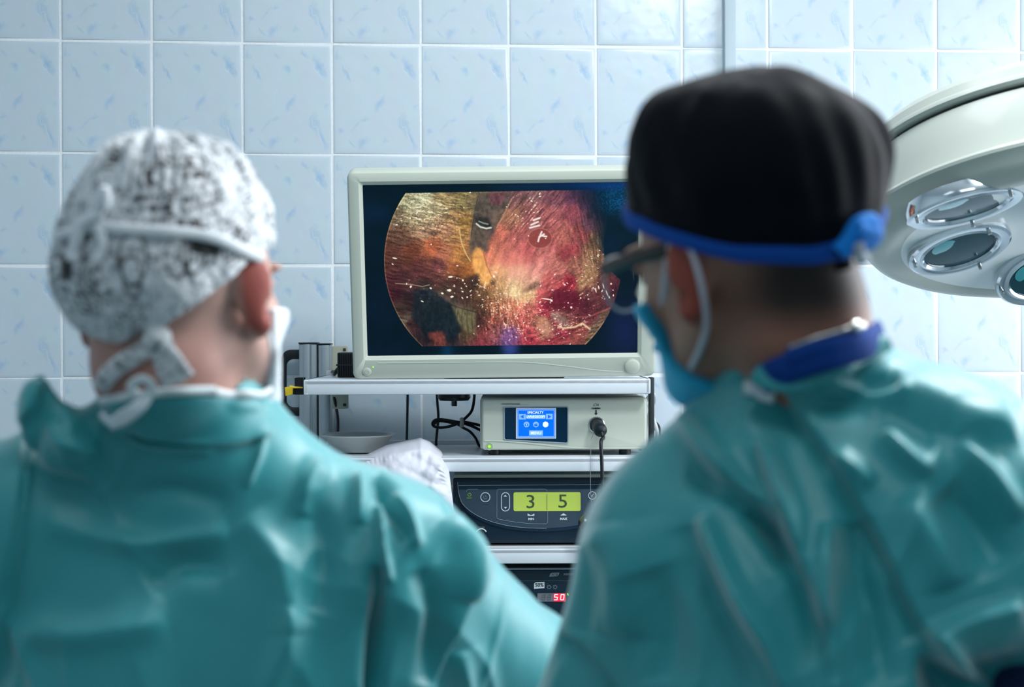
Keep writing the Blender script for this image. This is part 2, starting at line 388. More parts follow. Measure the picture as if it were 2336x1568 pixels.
class SDF:
    def __init__(s, xs, ys, zs):
        s.xs, s.ys, s.zs = [np.asarray(k, float) for k in (xs, ys, zs)]
        s.f = np.full((len(xs), len(ys), len(zs)), .08)
    def sub(s, lo, hi, m=.09):
        sl = []
        for ax, l, h in zip((s.xs, s.ys, s.zs), lo, hi):
            i0 = max(np.searchsorted(ax, l-m)-1, 0); i1 = min(np.searchsorted(ax, h+m)+1, len(ax)); sl.append(slice(i0, max(i1, i0)))
        g = np.meshgrid(s.xs[sl[0]], s.ys[sl[1]], s.zs[sl[2]], indexing='ij')
        return tuple(sl), np.stack(g, -1)
    def smin(s, sl, d, k):
        f = s.f[sl]; h = np.clip(.5+.5*(f-d)/k, 0, 1); s.f[sl] = f*(1-h)+d*h-k*h*(1-h)
    def smax(s, sl, d, k):
        f = s.f[sl]; h = np.clip(.5-.5*(f-d)/k, 0, 1); s.f[sl] = f*(1-h)+d*h+k*h*(1-h)
    def cone(s, a, b, ra, rb, k=.02, sq=None):
        a = np.array(a, float); b = np.array(b, float); r = max(ra, rb)
        sl, P = s.sub(np.minimum(a, b)-r, np.maximum(a, b)+r)
        if P.size == 0: return
        ab = b-a; t = np.clip(((P-a)@ab)/(ab@ab+1e-12), 0, 1)
        d = np.linalg.norm(P-a-t[..., None]*ab, axis=-1)-(ra+(rb-ra)*t); s.smin(sl, d, k)
    def ell(s, c, r, R=None, k=.02, cut=False):
        c = np.array(c, float); r = np.array(r, float); R = np.eye(3) if R is None else np.array(R)
        sl, P = s.sub(c-max(r), c+max(r))
        if P.size == 0: return
        q = (P-c)@R; k0 = np.linalg.norm(q/r, axis=-1); k1 = np.linalg.norm(q/r**2, axis=-1)+1e-9
        d = k0*(k0-1)/k1
        d = np.where(k0 < 1e-3, -min(r), d)
        if cut: s.smax(sl, -d, k)
        else: s.smin(sl, d, k)
    def mesh(s):
        f = s.f; ins = f < 0; nx, ny, nz = f.shape
        c = [ins[i:nx-1+i, j:ny-1+j, k:nz-1+k] for i in (0, 1) for j in (0, 1) for k in (0, 1)]
        cnt = sum(x.astype(np.int8) for x in c); act = (cnt > 0) & (cnt < 8)
        I = np.argwhere(act); idx = np.full(act.shape, -1, np.int64); idx[act] = np.arange(len(I))
        acc = np.zeros((len(I), 3)); n = np.zeros(len(I)); ax = (s.xs, s.ys, s.zs)
        for d in range(3):
            o1, o2 = [k for k in range(3) if k != d]
            for a in (0, 1):
                for b in (0, 1):
                    p = I.copy(); p[:, o1] += a; p[:, o2] += b; q = p.copy(); q[:, d] += 1
                    fp = f[p[:, 0], p[:, 1], p[:, 2]]; fq = f[q[:, 0], q[:, 1], q[:, 2]]; m = (fp < 0) != (fq < 0)
                    t = np.where(m, fp/np.where(m, fp-fq, 1), 0)
                    P = np.stack([ax[0][p[:, 0]], ax[1][p[:, 1]], ax[2][p[:, 2]]], 1); Q = np.stack([ax[0][q[:, 0]], ax[1][q[:, 1]], ax[2][q[:, 2]]], 1)
                    acc += np.where(m[:, None], P+(Q-P)*t[:, None], 0); n += m
        V_ = acc/n[:, None]; Fs = []
        for d in range(3):
            o1, o2 = [(1, 2), (2, 0), (0, 1)][d]
            sA = [slice(None)]*3; sB = [slice(None)]*3; sA[d] = slice(0, -1); sB[d] = slice(1, None)
            A = ins[tuple(sA)]; B = ins[tuple(sB)]; E = np.argwhere(A != B)
            E = E[(E[:, o1] > 0) & (E[:, o2] > 0) & (E[:, o1] < f.shape[o1]-1) & (E[:, o2] < f.shape[o2]-1)]
            def g(a, b):
                e = E.copy(); e[:, o1] -= a; e[:, o2] -= b; return idx[e[:, 0], e[:, 1], e[:, 2]]
            q = np.stack([g(1, 1), g(0, 1), g(0, 0), g(1, 0)], 1); fl = ~A[E[:, 0], E[:, 1], E[:, 2]]
            q[fl] = q[fl][:, ::-1]; Fs.append(q)
        Fq = np.concatenate(Fs); Fq = Fq[(Fq >= 0).all(1)]
        return V_, Fq
def normals(V_, Fq):
    a = V_[Fq[:, 2]]-V_[Fq[:, 0]]; b = V_[Fq[:, 3]]-V_[Fq[:, 1]]; n = np.cross(a, b); N = np.zeros_like(V_)
    for k in range(4): np.add.at(N, Fq[:, k], n)
    return N/(np.linalg.norm(N, axis=1)[:, None]+1e-12)
def relax(V_, Fq, it=2, w=.5):
    for _ in range(it):
        A = np.zeros_like(V_); c = np.zeros(len(V_))
        for k in range(4):
            np.add.at(A, Fq[:, k], V_[Fq[:, (k+1) % 4]]); np.add.at(c, Fq[:, k], 1)
        V_ = V_*(1-w)+w*A/np.maximum(c, 1)[:, None]
    return V_
def axis_mix(segs):
    """segs: (start, end, step) pieces glued into one axis"""
    out = []
    for a, b, st in segs:
        n = max(1, round((b-a)/st)); out += list(np.linspace(a, b, n, endpoint=False))
    out.append(segs[-1][1]); return np.array(out)
def rot(yaw=0, pitch=0, roll=0, tilt=0):
    """columns = local x,y,z in V; yaw turns right, pitch nods down, roll leans the top to the left, tilt leans the top towards the camera"""
    Rz = np.array(Matrix.Rotation(-math.radians(yaw), 3, 'Z')); Rx = np.array(Matrix.Rotation(-math.radians(pitch), 3, 'X'))
    Ry = np.array(Matrix.Rotation(-math.radians(roll), 3, 'Y')); Rt = np.array(Matrix.Rotation(math.radians(tilt), 3, 'X'))
    return Ry@Rt@Rz@Rx

# ------------------------------------------------------------------ THE ROOM
def wall_tiles():
    bm = bmesh.new(); uvl = bm.loops.layers.uv.new('UVMap'); rng = np.random.RandomState(4)
    X0 = -.6296; tw, th, g = .2, .25, .0021
    for i in range(-9, 17):
        for j in range(0, 12):
            xa, xb = X0+tw*i+g, X0+tw*(i+1)-g; za, zb = th*j+g, th*(j+1)-g
            if xa < -2.4 or xb > 2.6: continue
            jit = rng.normal(0, .0009, 3)
            sx, sz = rng.normal(0, .0016, 2); off = rng.uniform(0, .0006)
            prof = [(0, 0), (.0008, -.0006), (.002, -.0010), (.007, -.0014), (.016, -.0015)]
            rings = []
            for ins, y in prof:
                ring = []
                for (x, z) in ((xa+ins, za+ins), (xb-ins, za+ins), (xb-ins, zb-ins), (xa+ins, zb-ins)):
                    yy = y-.0004-off+(x-(xa+xb)/2)*sx+(z-(za+zb)/2)*sz
                    ring.append(bm.verts.new((x, yy if y else .004, z+jit[0])))
                rings.append(ring)
            fs = []
            for A, B in zip(rings, rings[1:]):
                for k in range(4): fs.append(bm.faces.new((A[k], A[(k+1) % 4], B[(k+1) % 4], B[k])))
            fs.append(bm.faces.new(rings[-1]))
            for f in fs:
                f.smooth = True
                for l in f.loops:
                    l[uvl].uv = (np.clip((l.vert.co.x-xa)/(xb-xa), .001, .999)+i+20, np.clip((l.vert.co.z-za)/(zb-za), .001, .999)+j)
    me = bpy.data.meshes.new('wall_back'); bm.to_mesh(me); bm.free(); me.materials.append(MATS['glazed_tile']); me.materials.append(MATS['grout'])
    # grout and masonry behind
    b2 = bmesh.new(); b2.from_mesh(me)
    t = bmesh.new(); bmesh.ops.create_cube(t, size=1)
    for w in t.verts: w.co = Vector((w.co.x*5.0+.1, w.co.y*.12+.0595, w.co.z*3.0+1.5))
    for f in t.faces: f.material_index = 1
    m2 = bpy.data.meshes.new('x'); t.to_mesh(m2); t.free(); b2.from_mesh(m2)
    for f in b2.faces:
        if abs(f.calc_area()) > .3: f.material_index = 1
    b2.to_mesh(me); b2.free(); bpy.data.meshes.remove(m2)
    o = bpy.data.objects.new('wall_back', me); C.objects.link(o); o['kind'] = 'structure'
wall_tiles()
def struct(name, boxes, m, bev=0):
    k = MB()
    for a, b in boxes: k.box(a, b, bev)
    o = k.build(name, m, world=True, smooth=bool(bev)); o['kind'] = 'structure'; return o
struct('floor', [((-2.4, -6.1, -.1), (2.6, .12, 0))], 'floor_vinyl')
struct('ceiling', [((-2.4, -6.1, 3.0), (2.6, .12, 3.1))], 'ceiling_paint')
struct('wall_left', [((-2.52, -6.1, 0), (-2.4, .12, 3.0))], 'wall_plain')
struct('wall_front', [((-2.4, -6.22, 0), (2.6, -6.1, 3.0))], 'wall_plain')
struct('wall_right', [((2.6, -6.1, 0), (2.72, -2.8, 3)), ((2.6, -.5, 0), (2.72, .12, 3)), ((2.6, -2.8, 0), (2.72, -.5, 1.1)), ((2.6, -2.8, 2.75), (2.72, -.5, 3))], 'wall_plain')
struct('window_1', [((2.62, -2.8, 1.1), (2.68, -.5, 1.16)), ((2.62, -2.8, 2.69), (2.68, -.5, 2.75)), ((2.62, -2.8, 1.16), (2.68, -2.74, 2.69)),
                    ((2.62, -.56, 1.16), (2.68, -.5, 2.69)), ((2.62, -1.68, 1.16), (2.68, -1.62, 2.69))], 'white_paint', .004)
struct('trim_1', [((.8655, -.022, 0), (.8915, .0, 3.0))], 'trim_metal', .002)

# ------------------------------------------------------------------ TROLLEY
YS = 3.45                        # front edge of the shelves
mmp = YS/F_PX
def zpx(py, Y): return v(1168, py, Y).z
def xpx(px, Y): return v(px, 800, Y).x
trolley = thing('equipment_trolley', 'white three-tier equipment trolley with aluminium posts and black side handles', 'trolley', (xpx(1088, 3.65), 3.65, 0))
SH = []
for yt, yb in ((865, 900), (1044, 1077), (1252, 1287), (1492, 1527)):
    zt, zb = zpx(yt, YS), zpx(yb, YS); SH.append(zt)
    x0, x1 = xpx(692, YS), xpx(1484, YS)
    k = MB().box((x0, YS, zt-.012), (x1, 3.88, zt), .003).box((x0, YS, zb), (x1, YS+.012, zt), .0035).box((x0, 3.868, zb), (x1, 3.88, zt+.01), .002)
    k.box((x0, YS, zb), (x0+.01, 3.88, zt), .0025).box((x1-.01, YS, zb), (x1, 3.88, zt), .0025)
    k.build('shelf', 'white_paint', trolley)
Z1, Z2, Z3, Z4 = SH
for a, b in ((683, 724.5), (727, 755)):
    x0, x1 = xpx(a, 3.9), xpx(b, 3.9)
    zt = zpx(783 if a < 700 else 785, 3.9)
    k = MB(); w = x1-x0; c = .004
    k.prism([(x0, .10), (x1, .10), (x1, zt), (x0, zt)], 3.888, 3.93, .0035)
    if a < 700: k.box((x0+w*.66, 3.884, .10), (x0+w*.72, 3.89, zt-.001)).box((x0+w*.28, 3.8855, .10), (x0+w*.62, 3.89, zt-.001), .001)
    else: k.box((x0+w*.30, 3.885, .10), (x1-.003, 3.89, zt-.001), .001)
    k.build('post', 'aluminium', trolley, angle=25)
    MB().box((x0-.001, 3.886, zt), (x1+.001, 3.932, zt+.003), .001).build('post_cap', 'black_plastic', trolley)
x0, x1 = xpx(719, 3.9), xpx(731, 3.9)
MB().box((x0, 3.905, .1), (x1, 3.925, zpx(786, 3.9))).build('post_slot', 'slot_dark', trolley)
for a, b in ((1400, 1428), (1430, 1471)):
    MB().box((xpx(a, 3.9), 3.888, .1), (xpx(b, 3.9), 3.93, zpx(800, 3.9)), .003).build('post', 'aluminium', trolley)
# black bow handles on both sides
def handle(outer, inner, side):
    k = MB(); Y0, Y1 = 3.9, 3.918
    Q = [v(*p, 3.9) for p in outer]
    poly = [(q.x, q.z) for q in Q]
    k.prism(poly, Y0, Y1, .003); return k.build('side_handle', 'black_plastic', trolley)
def arc(cx, cy, r, a0, a1, n=8):
    return [(cx+r*math.cos(math.radians(a0+(a1-a0)*i/n)), cy-r*math.sin(math.radians(a0+(a1-a0)*i/n))) for i in range(n+1)]
handle([(683, 798)]+arc(663, 820, 22, 90, 180)[0:]+arc(663, 928, 22, 180, 270)+[(683, 950), (683, 930)]+arc(668, 914, 16, 270, 180)+arc(668, 836, 16, 180, 90)+[(683, 820)], None, -1)
handle([(1471, 978)]+[(1471, 958)]+arc(1484, 982, 24, 90, 0)+[(1508, 1100), (1498, 1100)]+arc(1484, 990, 13, 0, 90)[0:]+[(1471, 977)], None, 1)
# cable clip at the shelf's left end
MB().box(v(677, 864, 3.60)-Vector((0, .02, 0)), v(692, 898, 3.60)+Vector((0, .02, 0)), .002).build('end_bracket', 'black_plastic', trolley)
k = MB().box(v(665, 884, 3.5)-Vector((0, .0, 0)), v(693, 898, 3.5)+Vector((0, .02, 0)), .002); clip = k.build('cable_clip', 'black_plastic', trolley)
k = MB(); Q = [v(*p, 3.49) for p in ((650, 884), (660, 883), (661, 880), (668, 882), (690, 884), (690, 886), (668, 886), (667, 900), (652, 904))]
k.prism([(q.x, q.z) for q in Q], 3.485, 3.51, .001); k.build('clip_lever', 'yellow_plastic', clip)
# beige bracket plate behind, with bolt holes
k = MB(); a = v(757, 790, 3.84); b = v(795, 933, 3.84)
k.prism(rrect((a.x+b.x)/2, (a.z+b.z)/2, b.x-a.x, a.z-b.z, .004), 3.836, 3.842, .001); pl = k.build('bracket_plate', 'beige_plate', trolley)
for py in (798, 924):
    q = v(786, py, 3.835); MB().box(q-Vector((.0032, .001, .0032)), q+Vector((.0032, .002, .0032)), .001).build('bolt_hole', 'gap_dark', pl)
# round clamp foot under the upper shelf
q = v(1036, 900, 3.62)
k = MB().lathe([(0, -.001), (.032, -.001), (.033, -.018), (.034, -.03), (.030, -.036), (0, -.036)], (q.x, q.y, Z1-.012), seg=40).cyl((q.x, q.y, Z1-.05), (q.x, q.y, Z1-.06), .0055, 16)
for j in range(5): k.lathe([(0, 0), (.0062, 0), (.0062, .0012), (0, .0012)], (q.x, q.y, Z1-.0585+j*.0022), seg=16)
k.build('clamp_foot', 'black_gloss', trolley)
MB().box((xpx(1478, 3.6), 3.55, Z2), (xpx(1488, 3.6), 3.6, Z1), .002).build('side_strut', 'slot_dark', trolley)
# base and castors
MB().box((xpx(680, 3.65), 3.42, .09), (xpx(1500, 3.65), 3.95, .13), .01).build('base', 'white_paint', trolley)
for cx in (720, 1460):
    for cy in (3.47, 3.9):
        x = xpx(cx, 3.65)
        k = MB().cyl((x-.012, cy, .045), (x+.012, cy, .045), .045, 28, .004).box((x-.02, cy-.01, .045), (x-.014, cy+.02, .095)).box((x+.014, cy-.01, .045), (x+.02, cy+.02, .095)).box((x-.02, cy-.01, .086), (x+.02, cy+.02, .092))
        k.build('caster', 'black_plastic', trolley)

# ------------------------------------------------------------------ MONITOR
MY = 3.47
mon = thing('monitor', 'cream-framed medical monitor showing a laparoscopic view, on the top shelf', 'monitor', (xpx(1150, MY), MY, Z1))
TILT = math.radians(13.5)
mw = MY/F_PX
cxm = xpx(1150.5, MY); zb = Z1+.0008
# local coordinates: a = right, h = up along the front, y = depth; then tilted forward and rolled
MM = Matrix.Translation((cxm, MY, zb)) @ Matrix.Rotation(-.0085, 4, 'Y') @ Matrix.Rotation(math.radians(.6), 4, 'Z') @ Matrix.Rotation(TILT, 4, 'X')
Hm = .4150; Wm = .598
def trap(w0, w1, z0, z1, r, n=6):
    P = rrect(0, (z0+z1)/2, (w0+w1)/2, z1-z0, r, n)
    return [(x*(w0+(w1-w0)*(z-z0)/(z1-z0))/((w0+w1)/2), z) for x, z in P]
out = rrect(0, Hm/2, Wm, Hm, .014)
sx0, sx1, sz0, sz1 = -.2715, .2655, .0458, .3895
inn = rrect((sx0+sx1)/2, (sz0+sz1)/2, sx1-sx0, sz1-sz0, .0035)
inn2 = rrect((sx0+sx1)/2, (sz0+sz1)/2, sx1-sx0-.004, sz1-sz0-.004, .002)
def rings_frame(rings, m, name):
    t = bmesh.new(); R = [[t.verts.new((x, y, z)) for x, z in P] for P, y in rings]
    for A, B in zip(R, R[1:]):
        n = len(A)
        for i in range(n): t.faces.new((A[i], A[(i+1) % n], B[(i+1) % n], B[i]))
    bmesh.ops.recalc_face_normals(t, faces=t.faces[:]); k = MB(); k._add(t); return k
def inset(P, d): 
    cx = (max(p[0] for p in P)+min(p[0] for p in P))/2; cz = (max(p[1] for p in P)+min(p[1] for p in P))/2
    wx = (max(p[0] for p in P)-min(p[0] for p in P))/2; wz = (max(p[1] for p in P)-min(p[1] for p in P))/2
    return [(cx+(x-cx)*(wx-d)/wx, cz+(z-cz)*(wz-d)/wz) for x, z in P]
inn_s = inset(inn, -.0045)
k = rings_frame([(inset(out, .012), .06), (out, .05), (out, .006), (inset(out, .0015), .002), (inset(out, .005), 0), (inset(inn_s, -.001), .0), (inn_s, .0015), (inn, .003), (inn2, .0065)], 'cream_plastic', 'h')
k.xf(MM).build('bezel', 'cream_plastic', mon, angle=50)
k = MB().box((-.28, .05, .02), (.28, .085, .40), .012); k.box((-.10, .075, .1), (.10, .12, .34), .01); k.xf(MM)
k.build('back_housing', 'cream_dark', mon)
# bead under the screen: soft swoosh moulding
sw = [(-.25, .034), (-.12, .0335), (.0, .033), (.06, .0305), (.13, .022), (.19, .0135), (.235, .0105)]
k = MB().tube([(a, -.0002, b) for a, b in sw], 0.0012, 8, 6, flat=(1, .35), up=(0, 0, 1)); k.xf(MM).build('swoosh_moulding', 'cream_plastic', mon)
# monitor foot block resting on the shelf
k = MB().box((cxm-.12, MY+.03, Z1), (cxm+.12, MY+.20, Z1+.012), .003).box((cxm-.05, MY+.10, Z1+.01), (cxm+.05, MY+.14, Z1+.16), .006); k.build('stand', 'cream_dark', mon)
def mon_disc(a, h, r, t, m, name, par=mon, y=0, seg=40):
    k = MB().lathe([(0, -t), (r*.8, -t), (r*.96, -t*.75), (r, -t*.3), (r, .002)], (a, y, h), (0, 1, 0), seg); k.xf(MM); return k.build(name, m, par)
pb = mon_disc(-.2715, .0165, .0092, .0012, 'cream_dark', 'power_button'); mon_disc(-.2715, .0165, .0084, .0022, 'cream_plastic', 'power_symbol_face', pb)
k = MB().tube([(-.2715+.0042*math.sin(t), -.0024, .0165+.0042*math.cos(t)) for t in np.linspace(.6, 5.7, 16)], .0004, 6, 0).tube([(-.2715, -.0024, .0165+.002), (-.2715, -.0024, .0165+.0055)], .0004, 6, 0)
k.xf(MM).build('power_symbol', 'cream_dark', pb)
mon_disc(-.2590, .0262, .0016, .001, 'led_green', 'indicator_light', seg=16)
kb = mon_disc(.2530, .0215, .0158, .0015, 'cream_dark', 'control_knob'); mon_disc(.2530, .0215, .0148, .006, 'cream_plastic', 'knob_face', kb)

def paint_screen():
    """colour of the laparoscopic picture with painted glass reflections, worked out point by point in the picture's own plane"""
    nx, ny = 760, 484
    gx = np.linspace(-85, 2240, nx); gz = np.linspace(70, 1530, ny)          # picture coordinates
    X, Z = np.meshgrid(gx, gz, indexing='ij')
    pts = np.array(
        [list(map(float, t.split())) for t in """300 200 186 180 138;420 180 212 212 172;520 300 175 160 115;600 220 165 140 95;760 200 140 125 80;850 220 120 105 75;1200 200 120 80 80;1350 180 150 105 105;1500 200 125 75 85;1700 180 95 55 80;1850 200 70 45 70;1930 300 45 35 60;200 350 118 98 75;350 350 172 152 112;550 350 160 130 95;700 350 165 125 80;780 400 150 115 60;1150 350 170 115 90;1300 350 165 95 95;1500 350 165 90 90;1700 350 150 75 85;1820 400 95 60 75;200 480 108 75 60;400 460 180 140 110;600 450 190 140 105;740 500 170 125 75;1050 520 205 115 95;1200 500 175 95 90;1400 560 150 65 65;1600 500 185 105 95;1750 500 160 80 80;1880 560 110 85 65;150 620 95 55 45;300 640 120 65 45;480 610 182 98 64;620 680 178 108 82;730 680 190 130 70;1000 700 225 130 100;1150 700 225 120 110;1300 680 205 100 100;1450 680 200 115 110;1650 650 165 70 75;1850 700 140 100 75;150 750 90 50 45;350 780 95 50 50;550 760 110 60 60;700 780 150 85 50;800 800 165 100 50;1050 800 238 172 115;1200 820 240 170 145;1350 800 220 135 130;1550 800 200 120 110;1700 780 170 105 90;1850 830 165 120 85;1950 850 110 65 60;120 880 75 35 40;300 900 80 45 45;500 880 95 55 50;700 900 85 50 40;820 920 70 45 35;950 920 180 120 70;1080 920 232 178 120;1200 920 245 205 155;1350 900 225 165 140;1500 900 195 90 90;1650 930 165 40 60;1800 920 190 140 100;1950 920 95 45 50;2050 900 85 40 50;150 1000 60 22 32;300 1000 50 30 35;450 1000 40 40 42;600 1000 80 60 50;750 1020 75 50 45;900 1000 110 75 50;1020 1000 160 110 70;1200 1000 255 225 165;1300 1020 240 190 140;1420 1000 200 75 85;1550 1050 110 25 45;1700 1060 95 25 45;1850 1020 110 55 60;2030 1020 70 30 42;200 1120 65 45 40;350 1120 55 28 32;500 1150 25 32 40;620 1100 35 38 38;750 1150 92 84 60;880 1120 85 55 40;1000 1120 165 100 70;1150 1100 225 140 105;1300 1120 220 115 105;1450 1120 175 50 70;1600 1140 105 28 45;1800 1130 90 32 45;2000 1120 85 45 50;250 1220 110 95 80;330 1250 55 30 32;500 1250 18 28 38;650 1230 30 35 40;760 1240 105 98 68;870 1230 70 40 38;1000 1230 170 90 75;1150 1250 190 105 90;1250 1230 210 100 95;1400 1250 195 120 100;1600 1220 140 90 85;1800 1220 110 45 55;1950 1250 110 85 70;450 1340 20 18 28;530 1370 120 60 50;650 1330 22 22 35;800 1330 90 70 50;900 1350 130 60 60;1050 1350 160 90 90;1150 1380 140 80 120;1300 1350 185 75 80;1450 1330 190 130 110;1600 1350 170 60 75;1750 1300 150 75 70;1880 1320 120 95 75;900 1440 135 55 65;1100 1440 120 70 110;1300 1430 160 50 65;1500 1430 165 60 70;1700 1420 150 75 70;1820 1430 115 90 70""".split(';')])
    wx = X+45*fbm(X/90, Z/90, seed=3)+14*fbm(X/25, Z/25, seed=5); wz = Z+45*fbm(X/90, Z/90, seed=8)+14*fbm(X/25, Z/25, seed=9)
    num = 0; den = 0
    for p in pts:
        d2 = (wx-p[0])**2+(wz-p[1])**2; w = 1/(d2+1200)**2.0*1e9
        num = num+w[..., None]*p[2:5]; den = den+w
    col = num/den[..., None]
    # tissue fibres: stretched noise whose direction changes with the region
    def fibres(ang, sx, sz, seed):
        c, s_ = math.cos(math.radians(ang)), math.sin(math.radians(ang)); u = X*c+Z*s_; w = -X*s_+Z*c
        w = w+14*fbm(X/70, Z/70, seed=seed+20); return fbm(u/sx, w/sz, seed=seed, o=3)
    def zone(cx, cz, rx, rz): return np.exp(-(((X-cx)/rx)**2+((Z-cz)/rz)**2))
    zs = [(450, 330, 420, 280, 12, 60, 11), (1330, 250, 260, 300, -48, 90, 10), (1850, 650, 200, 350, 78, 80, 12), (350, 830, 350, 160, 14, 90, 14),
          (1200, 780, 330, 230, -70, 110, 26), (1650, 950, 330, 200, -35, 60, 12), (1100, 1250, 260, 300, 80, 50, 12), (1600, 1300, 350, 200, -20, 55, 13), (780, 1200, 120, 160, 84, 90, 14)]
    fsum = 0; zsum = 1e-6
    for i, (cx, cz, rx, rz, ang, a_, b_) in enumerate(zs):
        z_ = zone(cx, cz, rx, rz); fsum = fsum+z_*fibres(ang, a_, b_, 40+i); zsum = zsum+z_
    fib = fsum/zsum; smooth_z = zone(1200, 760, 230, 150)
    rough = 1-.75*smooth_z
    dk = np.clip(1-(col.mean(-1)/60), 0, 1)
    col = col*(1+.50*fib*rough+.16*fbm(X/9, Z/9, seed=71, o=2)*rough)[..., None]
    crin = 1-np.abs(fbm(X/26, Z/20, seed=77, o=3))*2.6      # crinkle creases
    crin = np.clip(crin, 0, 1)**3
    cz_ = zone(430, 330, 380, 240)+.8*zone(1050, 1200, 300, 260)+.6*zone(1850, 750, 180, 300)+.6*zone(1600, 1250, 350, 180)+.35
    col = col*(1-.42*np.clip(crin*cz_, 0, 1))[..., None]
    def poly(P):
        P = np.array(P, float); inside = np.zeros(X.shape, bool); j = len(P)-1
        xw = X+7*fbm(X/22, Z/22, seed=91); zw = Z+7*fbm(X/22, Z/22, seed=92)
        for i in range(len(P)):
            c = ((P[i, 1] > zw) != (P[j, 1] > zw)) & (xw < (P[j, 0]-P[i, 0])*(zw-P[i, 1])/(P[j, 1]-P[i, 1]+1e-9)+P[i, 0]); inside ^= c; j = i
        m = inside.astype(float)
        for ax_ in (0, 1):
            for q_ in (1, 2, 3): m = (np.roll(m, q_, ax_)+m+np.roll(m, -q_, ax_))/3
        return m
    def seg_d(P):
        d = np.full(X.shape, 1e9)
        for a, b in zip(P, P[1:]):
            a = np.array(a, float); b = np.array(b, float); ab = b-a; t = np.clip(((X-a[0])*ab[0]+(Z-a[1])*ab[1])/(ab@ab), 0, 1)
            d = np.minimum(d, np.hypot(X-a[0]-t*ab[0], Z-a[1]-t*ab[1]))
        return d
    def fill(P, rgb, am=.9, nz=.2):
        m = poly(P)*am; c = np.array(rgb)*(1+nz*fbm(X/20, Z/30, seed=61))[..., None]
        return col*(1-m[..., None])+c*m[..., None]
    def stroke(P, w, rgb, am=1.0):
        m = np.clip(1.3-seg_d(P)/w, 0, 1)*am; return col*(1-m[..., None])+np.array(rgb)*m[..., None]
    # instrument tip coming down between the folds
    col = fill([(890, 150), (1165, 150), (1130, 260), (1040, 420), (1010, 500), (965, 560), (960, 640), (935, 655), (890, 610), (850, 640), (800, 690), (815, 520), (840, 330)], (84, 74, 66), .93, .35)
    col = fill([(960, 150), (1130, 150), (1080, 250), (1000, 250)], (108, 62, 72), .8, .4)
    col = fill([(1040, 300), (1110, 290), (1020, 400), (965, 395)], (120, 98, 84), .9, .2)
    col = fill([(870, 345), (960, 350), (1000, 400), (985, 455), (900, 440), (850, 400)], (42, 38, 36), .9, .5)
    col = stroke([(868, 405), (900, 432), (950, 446), (990, 440)], 9, (215, 220, 205)); col = stroke([(890, 385), (925, 400), (965, 410)], 7, (170, 178, 165), .8)
    col = stroke([(885, 170), (850, 330), (822, 500)], 4, (60, 50, 40), .8); col = stroke([(1170, 200), (1100, 330), (1040, 440)], 5, (190, 150, 120), .8)
    col = stroke([(720, 440), (738, 560), (775, 660), (812, 722)], 6, (225, 195, 130), .85)
    # orange flap
    col = fill([(835, 630), (880, 605), (915, 640), (940, 740), (990, 850), (1010, 920), (940, 930), (880, 900), (850, 830), (825, 740)], (238, 172, 92), .92, .22)
    col = stroke([(925, 650), (950, 760), (990, 850), (1030, 900)], 5, (150, 90, 50), .7)
    col = fill([(830, 850), (880, 830), (890, 900), (850, 960), (810, 900)], (60, 42, 34), .9, .6)
    col = fill([(985, 880), (1020, 900), (1015, 935), (980, 925)], (50, 35, 30), .9, .5)
    col = fill([(1300, 940), (1400, 895), (1410, 930), (1360, 975), (1230, 1005)], (98, 62, 56), .95, .6)
    col = fill([(1420, 1090), (1600, 960), (1740, 1000), (1760, 1110), (1640, 1150), (1440, 1140)], (98, 22, 40), .6, .3)
    # reddish bubble
    for (cx_, cz_, rx_, rz_, c_, a_) in ((1200, 830, 210, 120, (250, 196, 162), .55), (1150, 700, 190, 110, (232, 136, 122), .35), (1220, 1000, 200, 60, (255, 226, 168), .5), (400, 260, 190, 130, (222, 220, 184), .4), (1180, 1130, 120, 90, (240, 150, 120), .4), (1830, 800, 80, 130, (205, 170, 125), .35)):
        g_ = (zone(cx_, cz_, rx_, rz_)*a_*(.75+.5*fib))[..., None].clip(0, 1); col = col*(1-g_)+np.array(c_)*g_
    bub = np.hypot((X-1405)/100, (Z-535)/82); m = sstep(1.08, .92, bub)[..., None]; col = col*(1-m*.8)+np.array((142, 66, 62))*m*.8
    rim = np.exp(-((bub-1.02)/.05)**2)[..., None]; col = col*(1-rim*.5)+np.array((205, 140, 125))*rim*.5
    for P in ([(1330, 420), (1390, 395)], [(1320, 445), (1400, 425)], [(1350, 380), (1400, 365)], [(1420, 480), (1405, 520), (1440, 500)], [(1400, 520), (1390, 560)], [(1430, 515), (1460, 520)]):
        col = stroke(P, 9, (250, 238, 232))
    # grey membrane with a smooth border
    col = stroke([(170, 905), (300, 915), (400, 935), (460, 920)], 5, (175, 150, 125), .8)
    col = fill([(380, 935), (560, 985), (700, 1080), (860, 1150), (840, 1170), (700, 1120), (560, 1060), (430, 1010)], (98, 80, 70), .8, .3)
    col = stroke([(560, 1060), (700, 1120), (850, 1160)], 5, (40, 32, 30), .8)
    col = fill([(640, 1100), (855, 1175), (835, 1350), (740, 1310), (690, 1230)], (112, 104, 74), .75, .4)
    for q in (700, 740, 785, 825): col = stroke([(q, 1140), (q-12, 1220), (q, 1310)], 6, (66, 58, 42), .55)
    col = fill([(330, 960), (480, 960), (640, 1090), (730, 1330), (600, 1400), (400, 1330), (300, 1200)], (22, 32, 40), .82, .5)
    col = fill([(440, 1330), (560, 1325), (590, 1380), (520, 1410), (450, 1390)], (128, 62, 54), .8, .5)
    col = fill([(1380, 1210), (1450, 1200), (1500, 1300), (1460, 1380), (1380, 1320)], (196, 140, 112), .7, .25)
    col = stroke([(1560, 1290), (1600, 1310), (1700, 1300), (1765, 1270), (1830, 1320)], 10, (232, 198, 160), .95)
    col = stroke([(1420, 1160), (1560, 1170), (1700, 1215), (1830, 1210), (2000, 1140)], 8, (170, 85, 85), .7)
